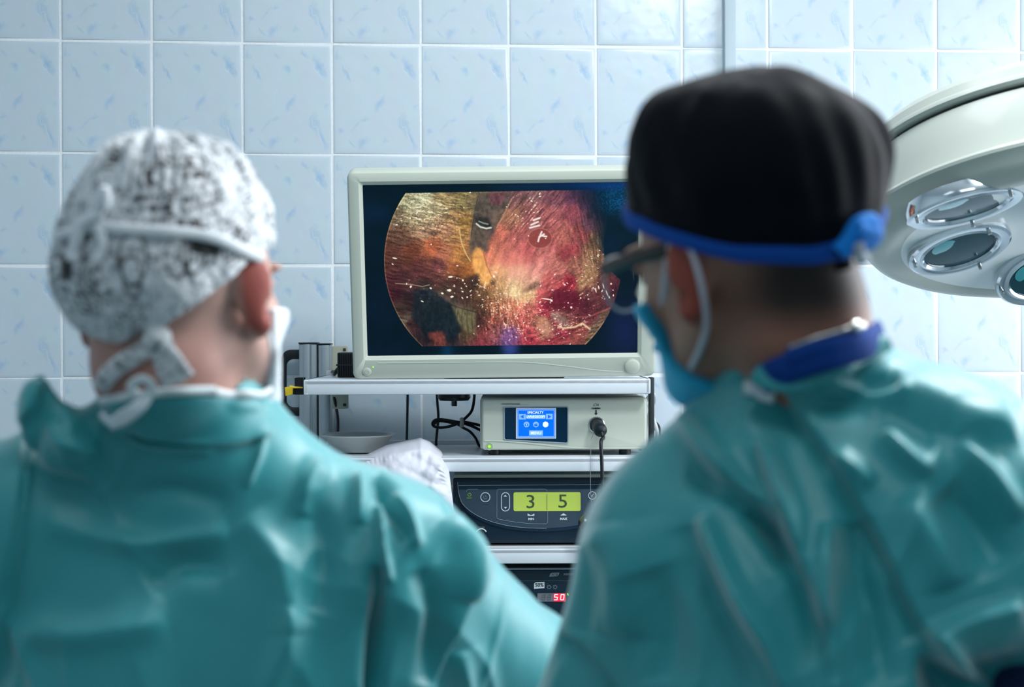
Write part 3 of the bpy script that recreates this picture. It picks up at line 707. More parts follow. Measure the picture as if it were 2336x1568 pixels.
    col = fill([(1480, 1180), (1560, 1170), (1650, 1260), (1640, 1290), (1560, 1270)], (168, 132, 120), .7, .5)
    col = stroke([(1140, 1150), (1120, 1250), (1135, 1320)], 5, (215, 170, 140), .7)
    # wet highlights
    sp = fbm(X/13, Z/9, seed=111, o=2); sp2 = fbm(X/8, Z/8, seed=121, o=1)
    wz_ = .95*zone(440, 300, 330, 210)+.8*zone(1300, 330, 230, 200)+.55*zone(1150, 1020, 260, 130)+.75*zone(1850, 780, 120, 240)+.7*zone(1150, 1250, 300, 200)+.75*zone(1620, 1250, 300, 180)+.45*zone(550, 900, 350, 130)+.5*zone(950, 1000, 150, 150)+.5*zone(1600, 930, 250, 120)
    hl = sstep(.44, .74, (sp*.6+fib*.55)+.34*np.clip(wz_, 0, 1)-.02)*np.clip(wz_*1.5, 0, 1)
    tint = np.array((255, 240, 205)); col = col*(1-hl[..., None]*.85)+tint*hl[..., None]*.85
    rng = np.random.RandomState(12)
    spots = [(640, 855, 22, 8, -5), (630, 970, 16, 12, 0), (568, 995, 12, 8, 20), (650, 1025, 16, 9, -10), (395, 1062, 14, 5, 25), (1500, 1070, 12, 9, 0), (1460, 1055, 50, 5, 8), (1010, 855, 10, 12, 0), (170, 690, 22, 6, 12), (1880, 985, 5, 22, -12),
             (1905, 960, 5, 18, -12), (1945, 950, 5, 26, -15), (1975, 1010, 5, 30, -20), (1995, 1045, 6, 14, -20), (2030, 1030, 5, 10, 0), (2010, 930, 8, 8, 0), (1750, 1050, 7, 7, 0), (1670, 1130, 10, 10, 0), (780, 1030, 7, 7, 0), (745, 885, 8, 10, 0), (700, 760, 10, 5, 0), (150, 740, 10, 5, 40), (265, 910, 6, 8, 0), (300, 935, 8, 12, 30), (470, 950, 10, 8, 30)]
    for _ in range(105):
        c = [(450, 330, 260, 160), (1300, 330, 200, 160), (1180, 1050, 220, 120), (750, 930, 160, 110), (1150, 1280, 280, 130), (1700, 1000, 260, 160), (1650, 1330, 160, 90), (1850, 750, 90, 180)][rng.randint(8)]
        spots.append((c[0]+rng.normal()*c[2]*.7, c[1]+rng.normal()*c[3]*.7, rng.uniform(4, 13), rng.uniform(2.5, 6), rng.uniform(-60, 60)))
    for x, z, a_, b_, an in spots:
        i0, i1 = np.searchsorted(gx, (x-70, x+70)); j0, j1 = np.searchsorted(gz, (z-70, z+70)); sx = X[i0:i1, j0:j1]-x; sz = Z[i0:i1, j0:j1]-z
        c, s_ = math.cos(math.radians(an)), math.sin(math.radians(an)); q = ((sx*c+sz*s_)/a_)**2+((-sx*s_+sz*c)/b_)**2
        m = np.clip(1.4-q, 0, 1)[..., None]; col[i0:i1, j0:j1] = col[i0:i1, j0:j1]*(1-m)+np.array((255, 246, 225))*m
    # round field of view, cropped top and bottom
    rr = np.hypot((X-1090)/1012, (Z-735)/1000)
    bx = np.interp(Z, [130, 200, 300, 420, 560, 680, 790, 830, 890, 1500], [1885, 1925, 1962, 1980, 1950, 1955, 1985, 2020, 2085, 3000])+5*fbm(X/20, Z/20, seed=7)  # right edge cut by a head's dark reflection, painted into the picture
    fade = np.interp(Z, [100, 560, 680, 900, 1500], [330, 90, 24, 8, 8])
    mk = sstep(1.003, .997, rr)*sstep(140, 146, Z+X*.007)*sstep(1456, 1450, Z+X*.0)*np.clip((bx-X)/fade*1.0, 0, 1)**.8
    edge = np.exp(-((rr-.996)/.004)**2)*(X < 1950); col = col+(edge*sstep(140, 146, Z)*np.clip(mk*3, 0, 1))[..., None]*np.array((60, 50, 25))
    bgc = np.array((2, 17, 30))+np.array((4, 12, 26))*np.clip(fbm(X/400, Z/300, seed=31), 0, 1)[..., None]
    sb = np.exp(-(((X-2080)/190)**2+((Z-220)/130)**2))*(.5+.5*(fbm(X/9, Z/9, seed=44, o=2) > .1))  # speckled blue reflection on the glass, painted into the screen colour
    bgc = bgc+sb[..., None]*np.array((6, 62, 96))+np.exp(-(((X-1900)/500)**2+((Z-90)/50)**2))[..., None]*np.array((4, 22, 60))
    bgc = bgc+(np.exp(-(((X-2130)/170)**2+((Z-1350)/260)**2)))[..., None]*np.array((12, 10, 38))
    bgc = bgc+(np.exp(-(((X-1140)/70)**2+((Z-1500)/60)**4)))[..., None]*np.array((32, 42, 88))
    bgc = bgc+(np.exp(-(((X-600)/60)**2+((Z-1500)/80)**2)))[..., None]*np.array((4, 28, 44))
    col = col*mk[..., None]+bgc*(1-mk[..., None])
    pur = np.exp(-(((X-1140)/80)**4+((Z-1400)/110)**4))[..., None]; col = col*(1-.3*pur)+np.array((112, 92, 176))*.3*pur
    col = np.clip(col, 0, 255)/255
    return X, Z, np.where(col <= .04045, col/12.92, ((col+.055)/1.055)**2.4), nx, ny
def build_screen():
    X, Z, col, nx, ny = paint_screen()
    # picture coordinates run over the glass: 8 units of margin on the left and right
    u = (X-X.min())/(X.max()-X.min()); w = (Z-Z.min())/(Z.max()-Z.min())
    a = sx0+.002+(sx1-sx0-.004)*u; h = sz1-.002-(sz1-sz0-.004)*w
    P = np.stack([a.ravel(), np.full(a.size, .0062), h.ravel()], 1)
    M = np.array(MM); P = P@M[:3, :3].T+M[:3, 3]
    I = np.arange(nx*ny).reshape(nx, ny); Fq = np.stack([I[:-1, :-1].ravel(), I[:-1, 1:].ravel(), I[1:, 1:].ravel(), I[1:, :-1].ravel()], 1)
    mat('screen_glass', (4, 8, 12), .22, spec=.3, attr='scr', es=1.0)
    np_mesh('screen', P, Fq, 'screen_glass', mon, col.reshape(-1, 3), 'scr')
build_screen()

# ribbed black power brick beside the monitor
b0 = v(768, 805, 3.62); b1 = v(806, 862, 3.62)
ad = thing('power_adapter', 'black ribbed power adapter at the left end of the top shelf', 'power adapter', ((b0.x+b1.x)/2, 3.65, Z1))
k = MB().box((b0.x+.001, 3.62, Z1), (b1.x+.02, 3.72, Z1+.052), .003)
for j in range(9):
    x = b0.x+.002+j*.0048; k.box((x, 3.617, Z1+.003), (x+.0028, 3.62, Z1+.049), .0006)
k.box((b0.x-.001, 3.616, Z1+.024), (b1.x+.02, 3.66, Z1+.028), .001)
k.build('case', 'black_plastic', ad)
k = MB().tube([(b0.x-.001, 3.67, Z1+.018), (b0.x-.008, 3.672, Z1+.010), (b0.x-.011, 3.68, Z1+.004)], [.0045, .004, .003], 10)
k.build('strain_relief', 'black_gloss', ad)

# ------------------------------------------------------------------ CAMERA CONTROL UNIT
CY = 3.495
ccu = thing('camera_control_unit', 'cream camera control unit with a small blue touch screen, on the middle shelf', 'medical device', (xpx(1286, CY), CY, Z2))
def Q(px, py, Y=CY): return v(px, py, Y)
a = Q(1100, 1030); b = Q(1474, 911); zf0 = Z2+.012
k = MB().box((Q(1095, 1000).x, CY+.014, zf0+.001), (Q(1478, 1000).x, 3.84, b.z+.002), .004); k.build('housing', 'cream_dark', ccu)
k = MB().prism(rrect((a.x+b.x)/2, (zf0+b.z)/2, b.x-a.x, b.z-zf0, .006), CY, CY+.02, .004, 3); fp = k.build('front_panel', 'cream_plastic', ccu, angle=50)
# raised lower lip of the moulding
cv = [Q(1105, 1006, CY-.001), Q(1150, 1007, CY-.001), Q(1220, 1013, CY-.001), Q(1300, 1021, CY-.001), Q(1400, 1023, CY-.001), Q(1468, 1022, CY-.001)]
k = MB().tube(cv, .0016, 8, 6, flat=(1, .5)); k.build('moulded_lip', 'cream_plastic', ccu)
for px in (1127, 1428):
    x = Q(px, 1035).x; MB().cyl((x, CY+.035, Z2), (x, CY+.035, zf0+.004), .012, 24, .001).build('foot', 'black_plastic', ccu)
    MB().cyl((x, 3.80, Z2), (x, 3.80, zf0+.004), .012, 24, .001).build('foot', 'black_plastic', ccu)
yd = CY-.0012
P5 = [(1149, 930), (1151, 928), (1294, 927), (1297, 930), (1297, 1010), (1294, 1013), (1152, 1005), (1149, 1002)]
P5i = [(1151.5, 932), (1153, 930.5), (1293, 929.5), (1294.5, 932), (1294.5, 1008), (1292, 1010), (1154, 1002.5), (1151.5, 1000)]
to = lambda P, Y: [(q.x, q.z) for q in (v(*p, Y) for p in P)]
dp = MB().prism(to(P5i, yd), yd, CY+.002).build('display_panel', 'display_navy', ccu, smooth=False)
MB().ringprism(to(P5, yd), to(P5i, yd), yd-.001, CY+.002).build('display_frame', 'print_grey', ccu, smooth=False)
ts = CY-.0022
R4 = lambda x0, y0, x1, y1: [(x0, y0), (x1, y0), (x1, y1), (x0, y1)]
MB().ringprism(to(R4(1177, 931.5, 1268.5, 1001), ts), to(R4(1180.5, 934.5, 1265.5, 998), ts), ts-.0004, yd).build('touch_screen_frame', 'touch_frame', dp, smooth=False)
MB().prism(to(R4(1180.5, 934.5, 1265.5, 998), ts), ts, yd).build('touch_screen', 'touch_blue', dp, smooth=False)
MB().ringprism(to(R4(1181.5, 935.5, 1264.5, 997), ts), to(R4(1182.6, 936.6, 1263.4, 995.9), ts), ts-.0004, ts+.0002).build('screen_border', 'touch_light', dp, smooth=False)
for a_, b_ in (((1184, 945), (1199.5, 957.5)), ((1201, 947), (1244, 956)), ((1245.5, 944.5), (1260.5, 957)), ((1207, 982.5), (1238.5, 994))):
    MB().prism(to(R4(*a_, *b_), ts), ts-.0006, ts+.0002).build('menu_button', 'touch_light', dp, smooth=False)
for px in (1201, 1222.5, 1244.5):
    q = v(px, 968.8, ts); rb = MB().lathe([(0, -.0006), (.0052, -.0006), (.0057, 0)], q, (0, 1, 0), 28).build('round_button', 'touch_light' if px < 1240 else 'touch_white', dp)
q = v(1201, 969.5, ts-.0008)
MB().box(q-Vector((.003, .0002, .0021)), q+Vector((.003, .0002, .0021)), .0005).build('camera_icon', 'touch_blue', dp)
MB().lathe([(0, -.0004), (.0012, -.0004), (.0012, 0)], q-Vector((0, .0002, 0)), (0, 1, 0), 14).build('camera_icon_lens', 'touch_white', dp)
q = v(1222.5, 970.5, ts-.0008)
MB().box(q-Vector((.003, .0002, .0017)), q+Vector((.003, .0002, .0014))).box(q+Vector((-.003, -.0002, .0021)), q+Vector((.003, .0002, .003)), rot=Matrix.Rotation(-.18, 3, 'Y')).build('clapper_icon', 'touch_blue', dp, smooth=False)
for s_, cx in ((-1, 1191.5), (1, 1253)):
    T = [(cx+s_*5, 951), (cx-s_*3, 946.8), (cx-s_*3, 955.2)]; MB().prism(to(T, ts-.0006), ts-.0012, ts-.0006).build('arrow_icon', 'touch_blue', dp, smooth=False)
text('SPECIALTY', 'screen_lettering', 'touch_white', dp, 1221.5, 941.7, ts-.0006, 5.4, bold=.0001)
text('LAPAROSCOPY', 'screen_lettering', 'touch_white', dp, 1222.5, 951.3, ts-.0012, 5.0, xs=.88, bold=.0001)
text('MENU', 'screen_lettering', 'touch_white', dp, 1222.5, 988.6, ts-.0012, 6.2, bold=.0001)
text('HIGH DEFINITION CAMERA', 'lettering', 'print_black', ccu, 1165, 922.3, CY-.0004, 2.4, italic=.3)
a = v(1186, 923.2, CY); b = v(1207, 923.6, CY); MB().box((a.x, CY-.0004, b.z), (b.x, CY+.001, a.z)).build('printed_line', 'print_grey', ccu, smooth=False)
text('CAMERA', 'lettering', 'print_black', ccu, 1360, 932.2, CY-.0004, 3.6, bold=.00012)
k = MB().prism(to([(1358.3, 935.5), (1361.3, 935.5), (1361.3, 942.5), (1363.5, 942.5), (1359.8, 948), (1356.2, 942.5), (1358.3, 942.5)], CY), CY-.0005, CY+.001); k.build('arrow_mark', 'print_black', ccu, smooth=False)
k = MB().tube([v(*p, CY-.0003) for p in ((1354.5, 927), (1355, 923), (1359, 921), (1362, 922.5), (1362, 926.5), (1354.5, 927))], .0004, 6, 0).tube([v(*p, CY-.0003) for p in ((1362, 923.5), (1365.5, 922), (1365.5, 926.5), (1362, 926))], .0004, 6, 0)
k.build('camera_pictogram', 'print_black', ccu)
q = v(1116.5, 1019, CY)
pw = MB().lathe([(0, -.0008), (.0062, -.0008), (.0068, -.002), (.0072, -.0015), (.0076, .001)], q, (0, 1, 0), 32).build('power_button', 'steel_dull', ccu)
MB().lathe([(0, -.0022), (.0045, -.0022), (.0048, -.001)], q, (0, 1, 0), 24).build('button_ring', 'print_green', pw)
MB().lathe([(0, -.0026), (.0026, -.0026), (.0028, -.001)], q, (0, 1, 0), 24).build('button_light', 'led_green', pw)
q = v(1361, 970, CY)
MB().lathe([(.010, -.002), (.0145, -.004), (.0165, -.002), (.017, .001)], q, (0, 1, 0), 40).build('socket_ring', 'steel', ccu)

# camera cable with its plug
q = v(1362, 969, CY-.004)
cc = thing('camera_cable', 'black cable plugged into the socket below the camera mark, hanging straight down', 'cable', q)
dirp = Vector((.008, -.045, -.016)).normalized()
MB().lathe([(0, 0), (.0115, 0), (.0125, .004), (.0125, .016), (.0135, .018), (.0135, .030), (.012, .036), (.006, .040), (.0035, .041), (0, .041)], q, dirp, 32).build('plug', 'device_dark', cc)
e = q+dirp*.036
pts = [e, e+Vector((.004, -.008, -.012)), v(1371, 1010, 3.42), v(1373, 1060, 3.415), v(1374, 1120, 3.415), v(1374, 1170, 3.417), v(1376, 1260, 3.42), v(1385, 1420, 3.42), v(1395, 1560, 3.4), v(1380, 1700, 3.3)]
MB().tube(pts, [.0045, .0038, .0036, .0036, .0036, .0036, .0036], 12).build('cord', 'cable_black', cc)
# protective cap on a thin wire
wc = thing('dust_cap', 'black dust cap hanging on a thin steel wire before the generator', 'cap', v(1350, 1185, 3.41))
k = MB().tube([v(1354, 990, 3.475), v(1350, 1000, 3.43), v(1348, 1020, 3.42), v(1347, 1080, 3.415), v(1348, 1130, 3.412), v(1352, 1165, 3.41)], .0005, 6)
k.build('wire', 'steel', wc)
MB().cyl(v(1351, 1163, 3.41), v(1353, 1174, 3.41), .0014, 10).build('wire_ferrule', 'steel_dull', wc)
A = v(1334, 1199, 3.42); B = v(1364, 1183, 3.39)
k = MB().lathe([(0, 0), (.016, 0), (.018, .003), (.018, .018), (.0195, .020), (.0195, .024), (.015, .026), (.0145, .014), (0, .014)], A, B-A, 32); k.build('cap_body', 'black_gloss', wc)

# ------------------------------------------------------------------ GENERATOR
GY = 3.495
gen = thing('ultrasonic_generator', 'dark blue surgical generator with green numeric display on the lower shelf', 'medical device', (xpx(1255, GY), GY, Z3))
g0 = v(1034, 1244, GY); g1 = v(1480, 1090, GY)
MB().box((g0.x, GY+.006, Z3+.006), (g1.x, 3.84, g1.z), .003).build('housing', 'device_dark', gen)
a = v(1036, 1240, GY); b = v(1478, 1092, GY)
MB().prism(rrect((a.x+b.x)/2, (a.z+b.z)/2, b.x-a.x, b.z-a.z, .003), GY, GY+.01, .002).build('front_panel', 'device_navy', gen)
a = v(1036, 1250, GY); b = v(1478, 1242, GY); MB().box((a.x, GY+.002, Z3), (b.x, GY+.02, b.z), .001).build('foot_strip', 'gap_dark', gen)
a = v(1034, 1088, GY); MB().box((a.x, GY+.01, g1.z-.002), (g1.x, 3.84, g1.z+.006), .001).build('top_cover', 'cream_dark', gen)
low = [(1043, 1100), (1044, 1115), (1047, 1132), (1053, 1148), (1065, 1161), (1083, 1174), (1105, 1185), (1132, 1194), (1165, 1201), (1205, 1205), (1246, 1206), (1290, 1203), (1330, 1197), (1372, 1187), (1412, 1174), (1445, 1158), (1465, 1138), (1472, 1100)]
lowL = [(x, y+(7 if 1060 < x < 1450 else 2)) for x, y in low]
top = [(1472, 1097), (1043, 1098)]
MB().prism(to([(1040, 1099)]+lowL+[(1475, 1097)], GY), GY-.004, GY+.001, .0015).build('lower_lip', 'device_lip', gen)
pan = MB().prism(to(low+top[:1], GY-.005), GY-.0055, GY-.001, .001).build('control_panel', 'device_panel', gen)
MB().prism(to([(1045, 1099), (1470, 1098), (1470, 1115.5), (1045, 1117)], GY-.006), GY-.0062, GY-.003).build('panel_header', 'device_navy', gen, smooth=False)
yp = GY-.0062
def ptube(P, r=.0005, n=0, closed=False, m='print_grey', name='printed_line', par=gen, Y=None):
    Y = yp if Y is None else Y
    pp = [v(*p, Y) for p in P]
    if closed: pp.append(pp[0])
    return MB().tube(pp, r, 6, n, flat=(1, 1)).build(name, m, par)
ptube([(1046, 1108.3), (1200, 1107), (1380, 1106), (1466, 1105.5)], .0005)
ptube([(x+1, y) for x, y in low[:11]], .00045, 3)
ptube([(1064.5, 1122), (1065.5, 1118.5), (1068, 1117), (1090, 1116.5)], .0004)
L0 = [(1247.5, 1122), (1247, 1118.5), (1243, 1116.3), (1138, 1116.5), (1134, 1119), (1133.5, 1124), (1133.5, 1180), (1135, 1184), (1150, 1187.5), (1175, 1191.5), (1205, 1195), (1230, 1195.8), (1246, 1195.5), (1249, 1193), (1249.5, 1188), (1249.5, 1167)]
ptube(L0, .0004)
# green numeric display
a = (1172, 1123.5); b = (1324.5, 1166)
c0 = v(1248, 1145, yp); w = v(1324.5, 1145, yp).x-v(1171.5, 1145, yp).x; h = v(1248, 1123.2, yp).z-v(1248, 1166.2, yp).z
lcd = MB().prism(rrect(c0.x, c0.z, w, h, .0035), yp-.0005, yp+.002).build('numeric_display', 'lcd_green', gen, smooth=False)
text('3', 'digit', 'lcd_digit', lcd, 1210.5, 1146.5, yp-.0009, 30.5, xs=1.15)
text('5', 'digit', 'lcd_digit', lcd, 1284, 1145.5, yp-.0009, 30.5, xs=1.15)
a = v(1247, 1128, yp); b = v(1248.2, 1164, yp); MB().box((a.x, yp-.001, b.z), (b.x, yp, a.z)).build('divider', 'lcd_digit', lcd, smooth=False)
text('MIN', 'lettering', 'print_white', gen, 1211.5, 1184.7, yp, 4.8, bold=.00025, xs=1.1)
text('MAX', 'lettering', 'print_white', gen, 1285.5, 1184.3, yp, 4.8, bold=.00025, xs=1.1)
MB().prism(to([(1203.5, 1172), (1211.5, 1176.2), (1219, 1172), (1219, 1177.3), (1203.5, 1177.3)], yp), yp-.0004, yp+.001).build('minimum_mark', 'print_white', gen, smooth=False)
MB().prism(to([(1278, 1176.5), (1285.5, 1171.5), (1293, 1176.5)], yp), yp-.0004, yp+.001).build('maximum_mark', 'print_white', gen, smooth=False)
# rocker button
oc = [(1143.2+0, 0)]
def pill(cx, y0, y1, r, n=8):
    return [(cx+r*math.cos(t), y0+r-r*math.sin(t)) for t in np.linspace(0, math.pi, n)]+[(cx+r*math.cos(t), y1-r-r*math.sin(t)) for t in np.linspace(math.pi, 2*math.pi, n)]
rk = ptube(pill(1152.8, 1124.5, 1166.5, 9.3, 10), .0009, 0, True, 'print_white', 'rocker_button')
for T in ([(1148.7, 1133.5), (1152.6, 1129.3), (1156.5, 1133.5)], [(1149.5, 1157), (1153, 1161.5), (1156.8, 1157)]):
    MB().prism(to(T, yp), yp-.0004, yp+.001).build('arrow_mark', 'print_white', rk, smooth=False)
def ring(px, py, rp, r, m, name, par=gen):
    return ptube([(px+rp*math.cos(t), py+rp*math.sin(t)) for t in np.linspace(0, 2*math.pi, 33)[:-1]], r, 0, True, m, name, par)
sb = ring(1107, 1134.8, 10.4, .0009, 'print_white', 'standby_button')
ptube([(1107+4*math.sin(t), 1135-4*math.cos(t)) for t in np.linspace(.5, 5.78, 16)], .0004, 0, False, 'print_grey', 'power_mark', sb)
ptube([(1107, 1130), (1107, 1135)], .0004, 0, False, 'print_grey', 'power_mark', sb)
ptube([(1070.8+3.7*math.sin(t), 1129.2-3.7*math.cos(t)) for t in np.linspace(.5, 5.78, 16)], .00045, 0, False, 'print_green', 'ready_mark')
ptube([(1070.8, 1124.2), (1070.8, 1128.5)], .00045, 0, False, 'print_green', 'ready_mark')
text('READY', 'lettering', 'print_green', gen, 1070.5, 1136.8, yp, 2.6)
text('STANDBY', 'lettering', 'print_dim', gen, 1107, 1150, yp, 2.6)
tb = ring(1351, 1131, 8.6, .0008, 'print_white', 'test_button')
ptube([(1348, 1129), (1350, 1134.5), (1353.5, 1126.5)], .0007, 0, False, 'print_white', 'tick_mark', tb)
text('TEST', 'lettering', 'print_dim', gen, 1352, 1142.5, yp, 2.0)
ring(1405, 1130, 8.4, .0007, 'print_grey', 'mode_button')
text('GENERATOR', 'lettering', 'print_white', gen, 1403.5, 1101.8, yp, 3.8, 'LEFT', italic=.35)
text('ETHICON ENDO-SURGERY', 'lettering', 'print_white', gen, 1389, 1109.3, yp, 3.0, 'LEFT')
text('VOLUME', 'lettering', 'print_grey', gen, 1098, 1203.5, GY-.0006, 2.6)
k = MB().tube([v(1098+12*math.sin(t), 1219-12*math.cos(t), GY-.0006) for t in np.linspace(-1.3, 1.15, 16)], .0014, 6, 0); k.build('volume_scale', 'print_white', gen)
MB().lathe([(0, -.008), (.006, -.008), (.0065, 0)], v(1098, 1219, GY), (0, 1, 0), 28).build('volume_knob', 'black_plastic', gen)

# ------------------------------------------------------------------ LIGHT SOURCE
LY = 3.49
ls = thing('xenon_light_source', 'black light source with red digits, bottom device of the trolley', 'medical device', (xpx(1250, LY), LY, Z4))
a = v(1050, 1486, LY); b = v(1475, 1293, LY)
MB().box((a.x, LY+.004, Z4+.008), (b.x, 3.84, b.z-.003), .002).build('housing', 'gap_dark', ls)
MB().box((a.x, LY, Z4+.008), (b.x, LY+.006, b.z-.006), .002).build('front_panel', 'device_navy', ls)
a = v(1050, 1300.5, LY); b = v(1475, 1295.5, LY); MB().box((a.x, LY-.004, a.z), (b.x, LY+.004, b.z), .001).build('trim_strip', 'print_grey', ls)
for px in (1080, 1440): MB().cyl((xpx(px, LY), LY+.04, Z4), (xpx(px, LY), LY+.04, Z4+.009), .012, 20).build('foot', 'black_plastic', ls)
yl = LY-.0006
a = v(1050, 1325.7, yl); b = v(1475, 1324.9, yl); MB().box((a.x, yl, a.z), (b.x, yl+.001, b.z)).build('printed_line', 'print_dim', ls, smooth=False)
lg = MB().prism(to([(1253, 1315.8), (1256, 1309), (1260, 1307.3), (1276, 1307), (1274, 1313), (1270, 1315)], yl), yl, yl+.001).build('logo_plate', 'print_grey', ls, smooth=False)
text('SCB', 'logo_lettering', 'device_navy', lg, 1264.5, 1311.6, yl-.0003, 4.6, italic=.3, xs=1.35)
text('xenon 300', 'lettering', 'print_grey', ls, 1285.5, 1310, yl, 6.6, 'LEFT')
st = MB().prism(to([(1218.3, 1344), (1218.3, 1332), (1222, 1328.8), (1242, 1328.2), (1242, 1342.4)], yl), yl-.0002, yl+.001).build('percent_sticker', 'print_white', ls, smooth=False)
text('50%', 'sticker_lettering', 'print_black', st, 1230.6, 1335.6, yl-.0006, 8.2, bold=.0001)
for px in (1252.5, 1266.3):
    k = MB().tube([v(px+3.3*math.cos(t), 1340+3.3*math.sin(t), yl) for t in np.linspace(0, 2*math.pi, 17)], .0004, 6, 0)
    for j in range(8):
        t = j*math.pi/4; k.tube([v(px+4.3*math.cos(t), 1340+4.3*math.sin(t), yl), v(px+5.8*math.cos(t), 1340+5.8*math.sin(t), yl)], .0003, 5, 0)
    k.build('lamp_pictogram', 'print_grey', ls)
led = MB().prism(to(R4(1226, 1354, 1290.5, 1373), yl), yl-.0003, yl+.001).build('digit_window', 'led_window', ls, smooth=False)
SEG = {'5': 'afgcd', '0': 'abcdef', '8': 'abcdefg'}
def digit(ch, cx, cy, w, h, r, m, sl=1.6, par=led, name='digit', Y=yl-.0012):
    L_ = {'a': ((-w, -h), (w, -h)), 'b': ((w, -h), (w, 0)), 'c': ((w, 0), (w, h)), 'd': ((-w, h), (w, h)), 'e': ((-w, 0), (-w, h)), 'f': ((-w, -h), (-w, 0)), 'g': ((-w, 0), (w, 0))}
    k = MB()
    for s_ in SEG[ch]:
        (x0_, y0_), (x1_, y1_) = L_[s_]; sk = lambda y: -y/h*sl*.5
        k.tube([v(cx+x0_+sk(y0_), cy+y0_, Y), v(cx+x1_+sk(y1_), cy+y1_, Y)], r, 6, 0)
    return k.build(name, m, par)
MB().prism(to(R4(1262.5, 1354.3, 1290.2, 1372.8), yl), yl-.0006, yl).build('digit_glow', 'led_halo', led, smooth=False)
digit('8', 1253.2, 1363, 3.4, 5.8, .0004, 'led_dim'); digit('8', 1240.5, 1363, 3.4, 5.8, .0004, 'led_dim')
digit('5', 1268.3, 1363, 3.6, 6, .0009, 'led_red'); digit('0', 1282.8, 1363, 3.6, 6, .0009, 'led_red')
text('%', 'percent_sign', 'led_green', ls, 1295.5, 1356.8, yl, 4.8, bold=.0002)

# ------------------------------------------------------------------ TRAY, CABLES, CLOTH on the middle shelf
q = v(816, 1030, 3.60)
tray = thing('steel_dish', 'shallow oval steel dish on the left of the middle shelf', 'dish', (q.x, 3.60, Z2))
t = bmesh.new(); rings = []
prof = [(.0, .002, 0), (.60, .002, 0), (.66, .004, 0), (.97, .034, 0), (1.06, .0365, 0), (1.065, .038, 0), (1.05, .0385, 0), (.95, .036, 0), (.64, .0075, 0), (.55, .006, 0), (0, .006, 0)]
for rr_, h_, _ in prof:
    if rr_ == 0: rings.append([t.verts.new((q.x, 3.62, Z2+h_))]); continue
    R_ = []
    for j in range(64):
        an = 2*math.pi*j/64; c = math.cos(an); s_ = math.sin(an)
        R_.append(t.verts.new((q.x+.0725*rr_*math.copysign(abs(c)**.85, c), 3.62+.098*rr_*math.copysign(abs(s_)**.9, s_), Z2+h_)))
    rings.append(R_)
for A, B in zip(rings, rings[1:]):
    for j in range(64):
        j2 = (j+1) % 64
        if len(A) == 1: t.faces.new((A[0], B[j2], B[j]))
        elif len(B) == 1: t.faces.new((A[j], A[j2], B[0]))
        else: t.faces.new((A[j], A[j2], B[j2], B[j]))
bmesh.ops.recalc_face_normals(t, faces=t.faces[:]); k = MB(); k._add(t); k.build('bowl', 'steel_dull', tray, angle=60)
def cable(name, label, pts, r, m, n=8):
    base = Vector(pts[-1]); o = MB().tube(pts, r, 10, n).build(name, m, base=base); return setp(o, label, 'cable', 'loose cables behind the trolley shelves')
cable('power_cable', 'black cable beside the aluminium post above the steel dish', [(b0.x-.009, 3.69, Z1+.008), v(757, 850, 3.893), v(759, 880, 3.89), v(762, 905, 3.84), v(768, 935, 3.84), v(771, 965, 3.84), v(770, 1004, 3.84), v(770, 1010, 3.86), v(768, 1100, 3.90)], .0034, 'cable_black')
cable('power_cable', 'straight black cable hanging between the steel dish and the clamp foot', [v(930, 850, 3.895), v(930, 900, 3.895), v(929, 960, 3.895), v(928, 1003, 3.895), v(928, 1040, 3.90), v(926, 1200, 3.90)], .0030, 'cable_black')
cable('power_cable', 'black cable reaching the middle shelf just left of the coiled cable', [v(997, 850, 3.84), v(997, 905, 3.84), v(1000, 950, 3.83), v(997, 985, 3.83), v(995, 1012, 3.84), v(998, 1024, 3.845)], .0030, 'cable_black')
co = thing('coiled_cable', 'black cable coiled and bound with a white tie left of the camera unit', 'cable', v(1052, 964, 3.76))
P = [v(1083, 860, 3.885), v(1082, 905, 3.8), v(1077, 935, 3.77), v(1066, 950, 3.76), v(1050, 963, 3.76), v(1030, 972, 3.76), v(1005, 976, 3.76), v(989, 972, 3.757), v(988, 963, 3.75), v(1000, 957, 3.75), v(1025, 960, 3.745), v(1052, 965, 3.75), v(1075, 972, 3.76), v(1100, 984, 3.78)]
k = MB().tube(P, .0031, 10); k.tube([v(990, 968, 3.765), v(1003, 961, 3.765), v(1030, 965, 3.77), v(1045, 969, 3.765), v(1056, 976, 3.76), v(1072, 985, 3.76), v(1085, 1000, 3.77), v(1094, 1018, 3.78), v(1110, 1030, 3.8)], .0029, 10)
k.tube([v(1050, 962, 3.755), v(1070, 965, 3.755), v(1100, 972, 3.78)], .0031, 10)
k.build('cord', 'cable_black', co)
MB().tube([v(1053, 955, 3.748), v(1054, 964, 3.744), v(1053, 973, 3.748)], .0045, 10, 4).build('cable_tie', 'tie_white', co)
cable('white_cable', 'white cable looping down the right end of the trolley', [v(1440, 905, 3.845), v(1466, 903, 3.845), v(1480, 925, 3.80), v(1490, 955, 3.78), v(1499, 985, 3.78), v(1495, 1005, 3.8), v(1478, 1014, 3.84), v(1460, 1014, 3.86)], .0042, 'cable_white')
cable('white_cable', 'white cable crossing upward beside the dark strut at the trolley', [v(1470, 930, 3.65), v(1474, 915, 3.63), v(1483, 903, 3.62), v(1491, 900, 3.66), v(1493, 915, 3.72), v(1484, 935, 3.78), v(1478, 965, 3.82), v(1476, 1000, 3.845), v(1483, 1030, 3.9), v(1490, 1100, 3.92)], .0042, 'cable_white')

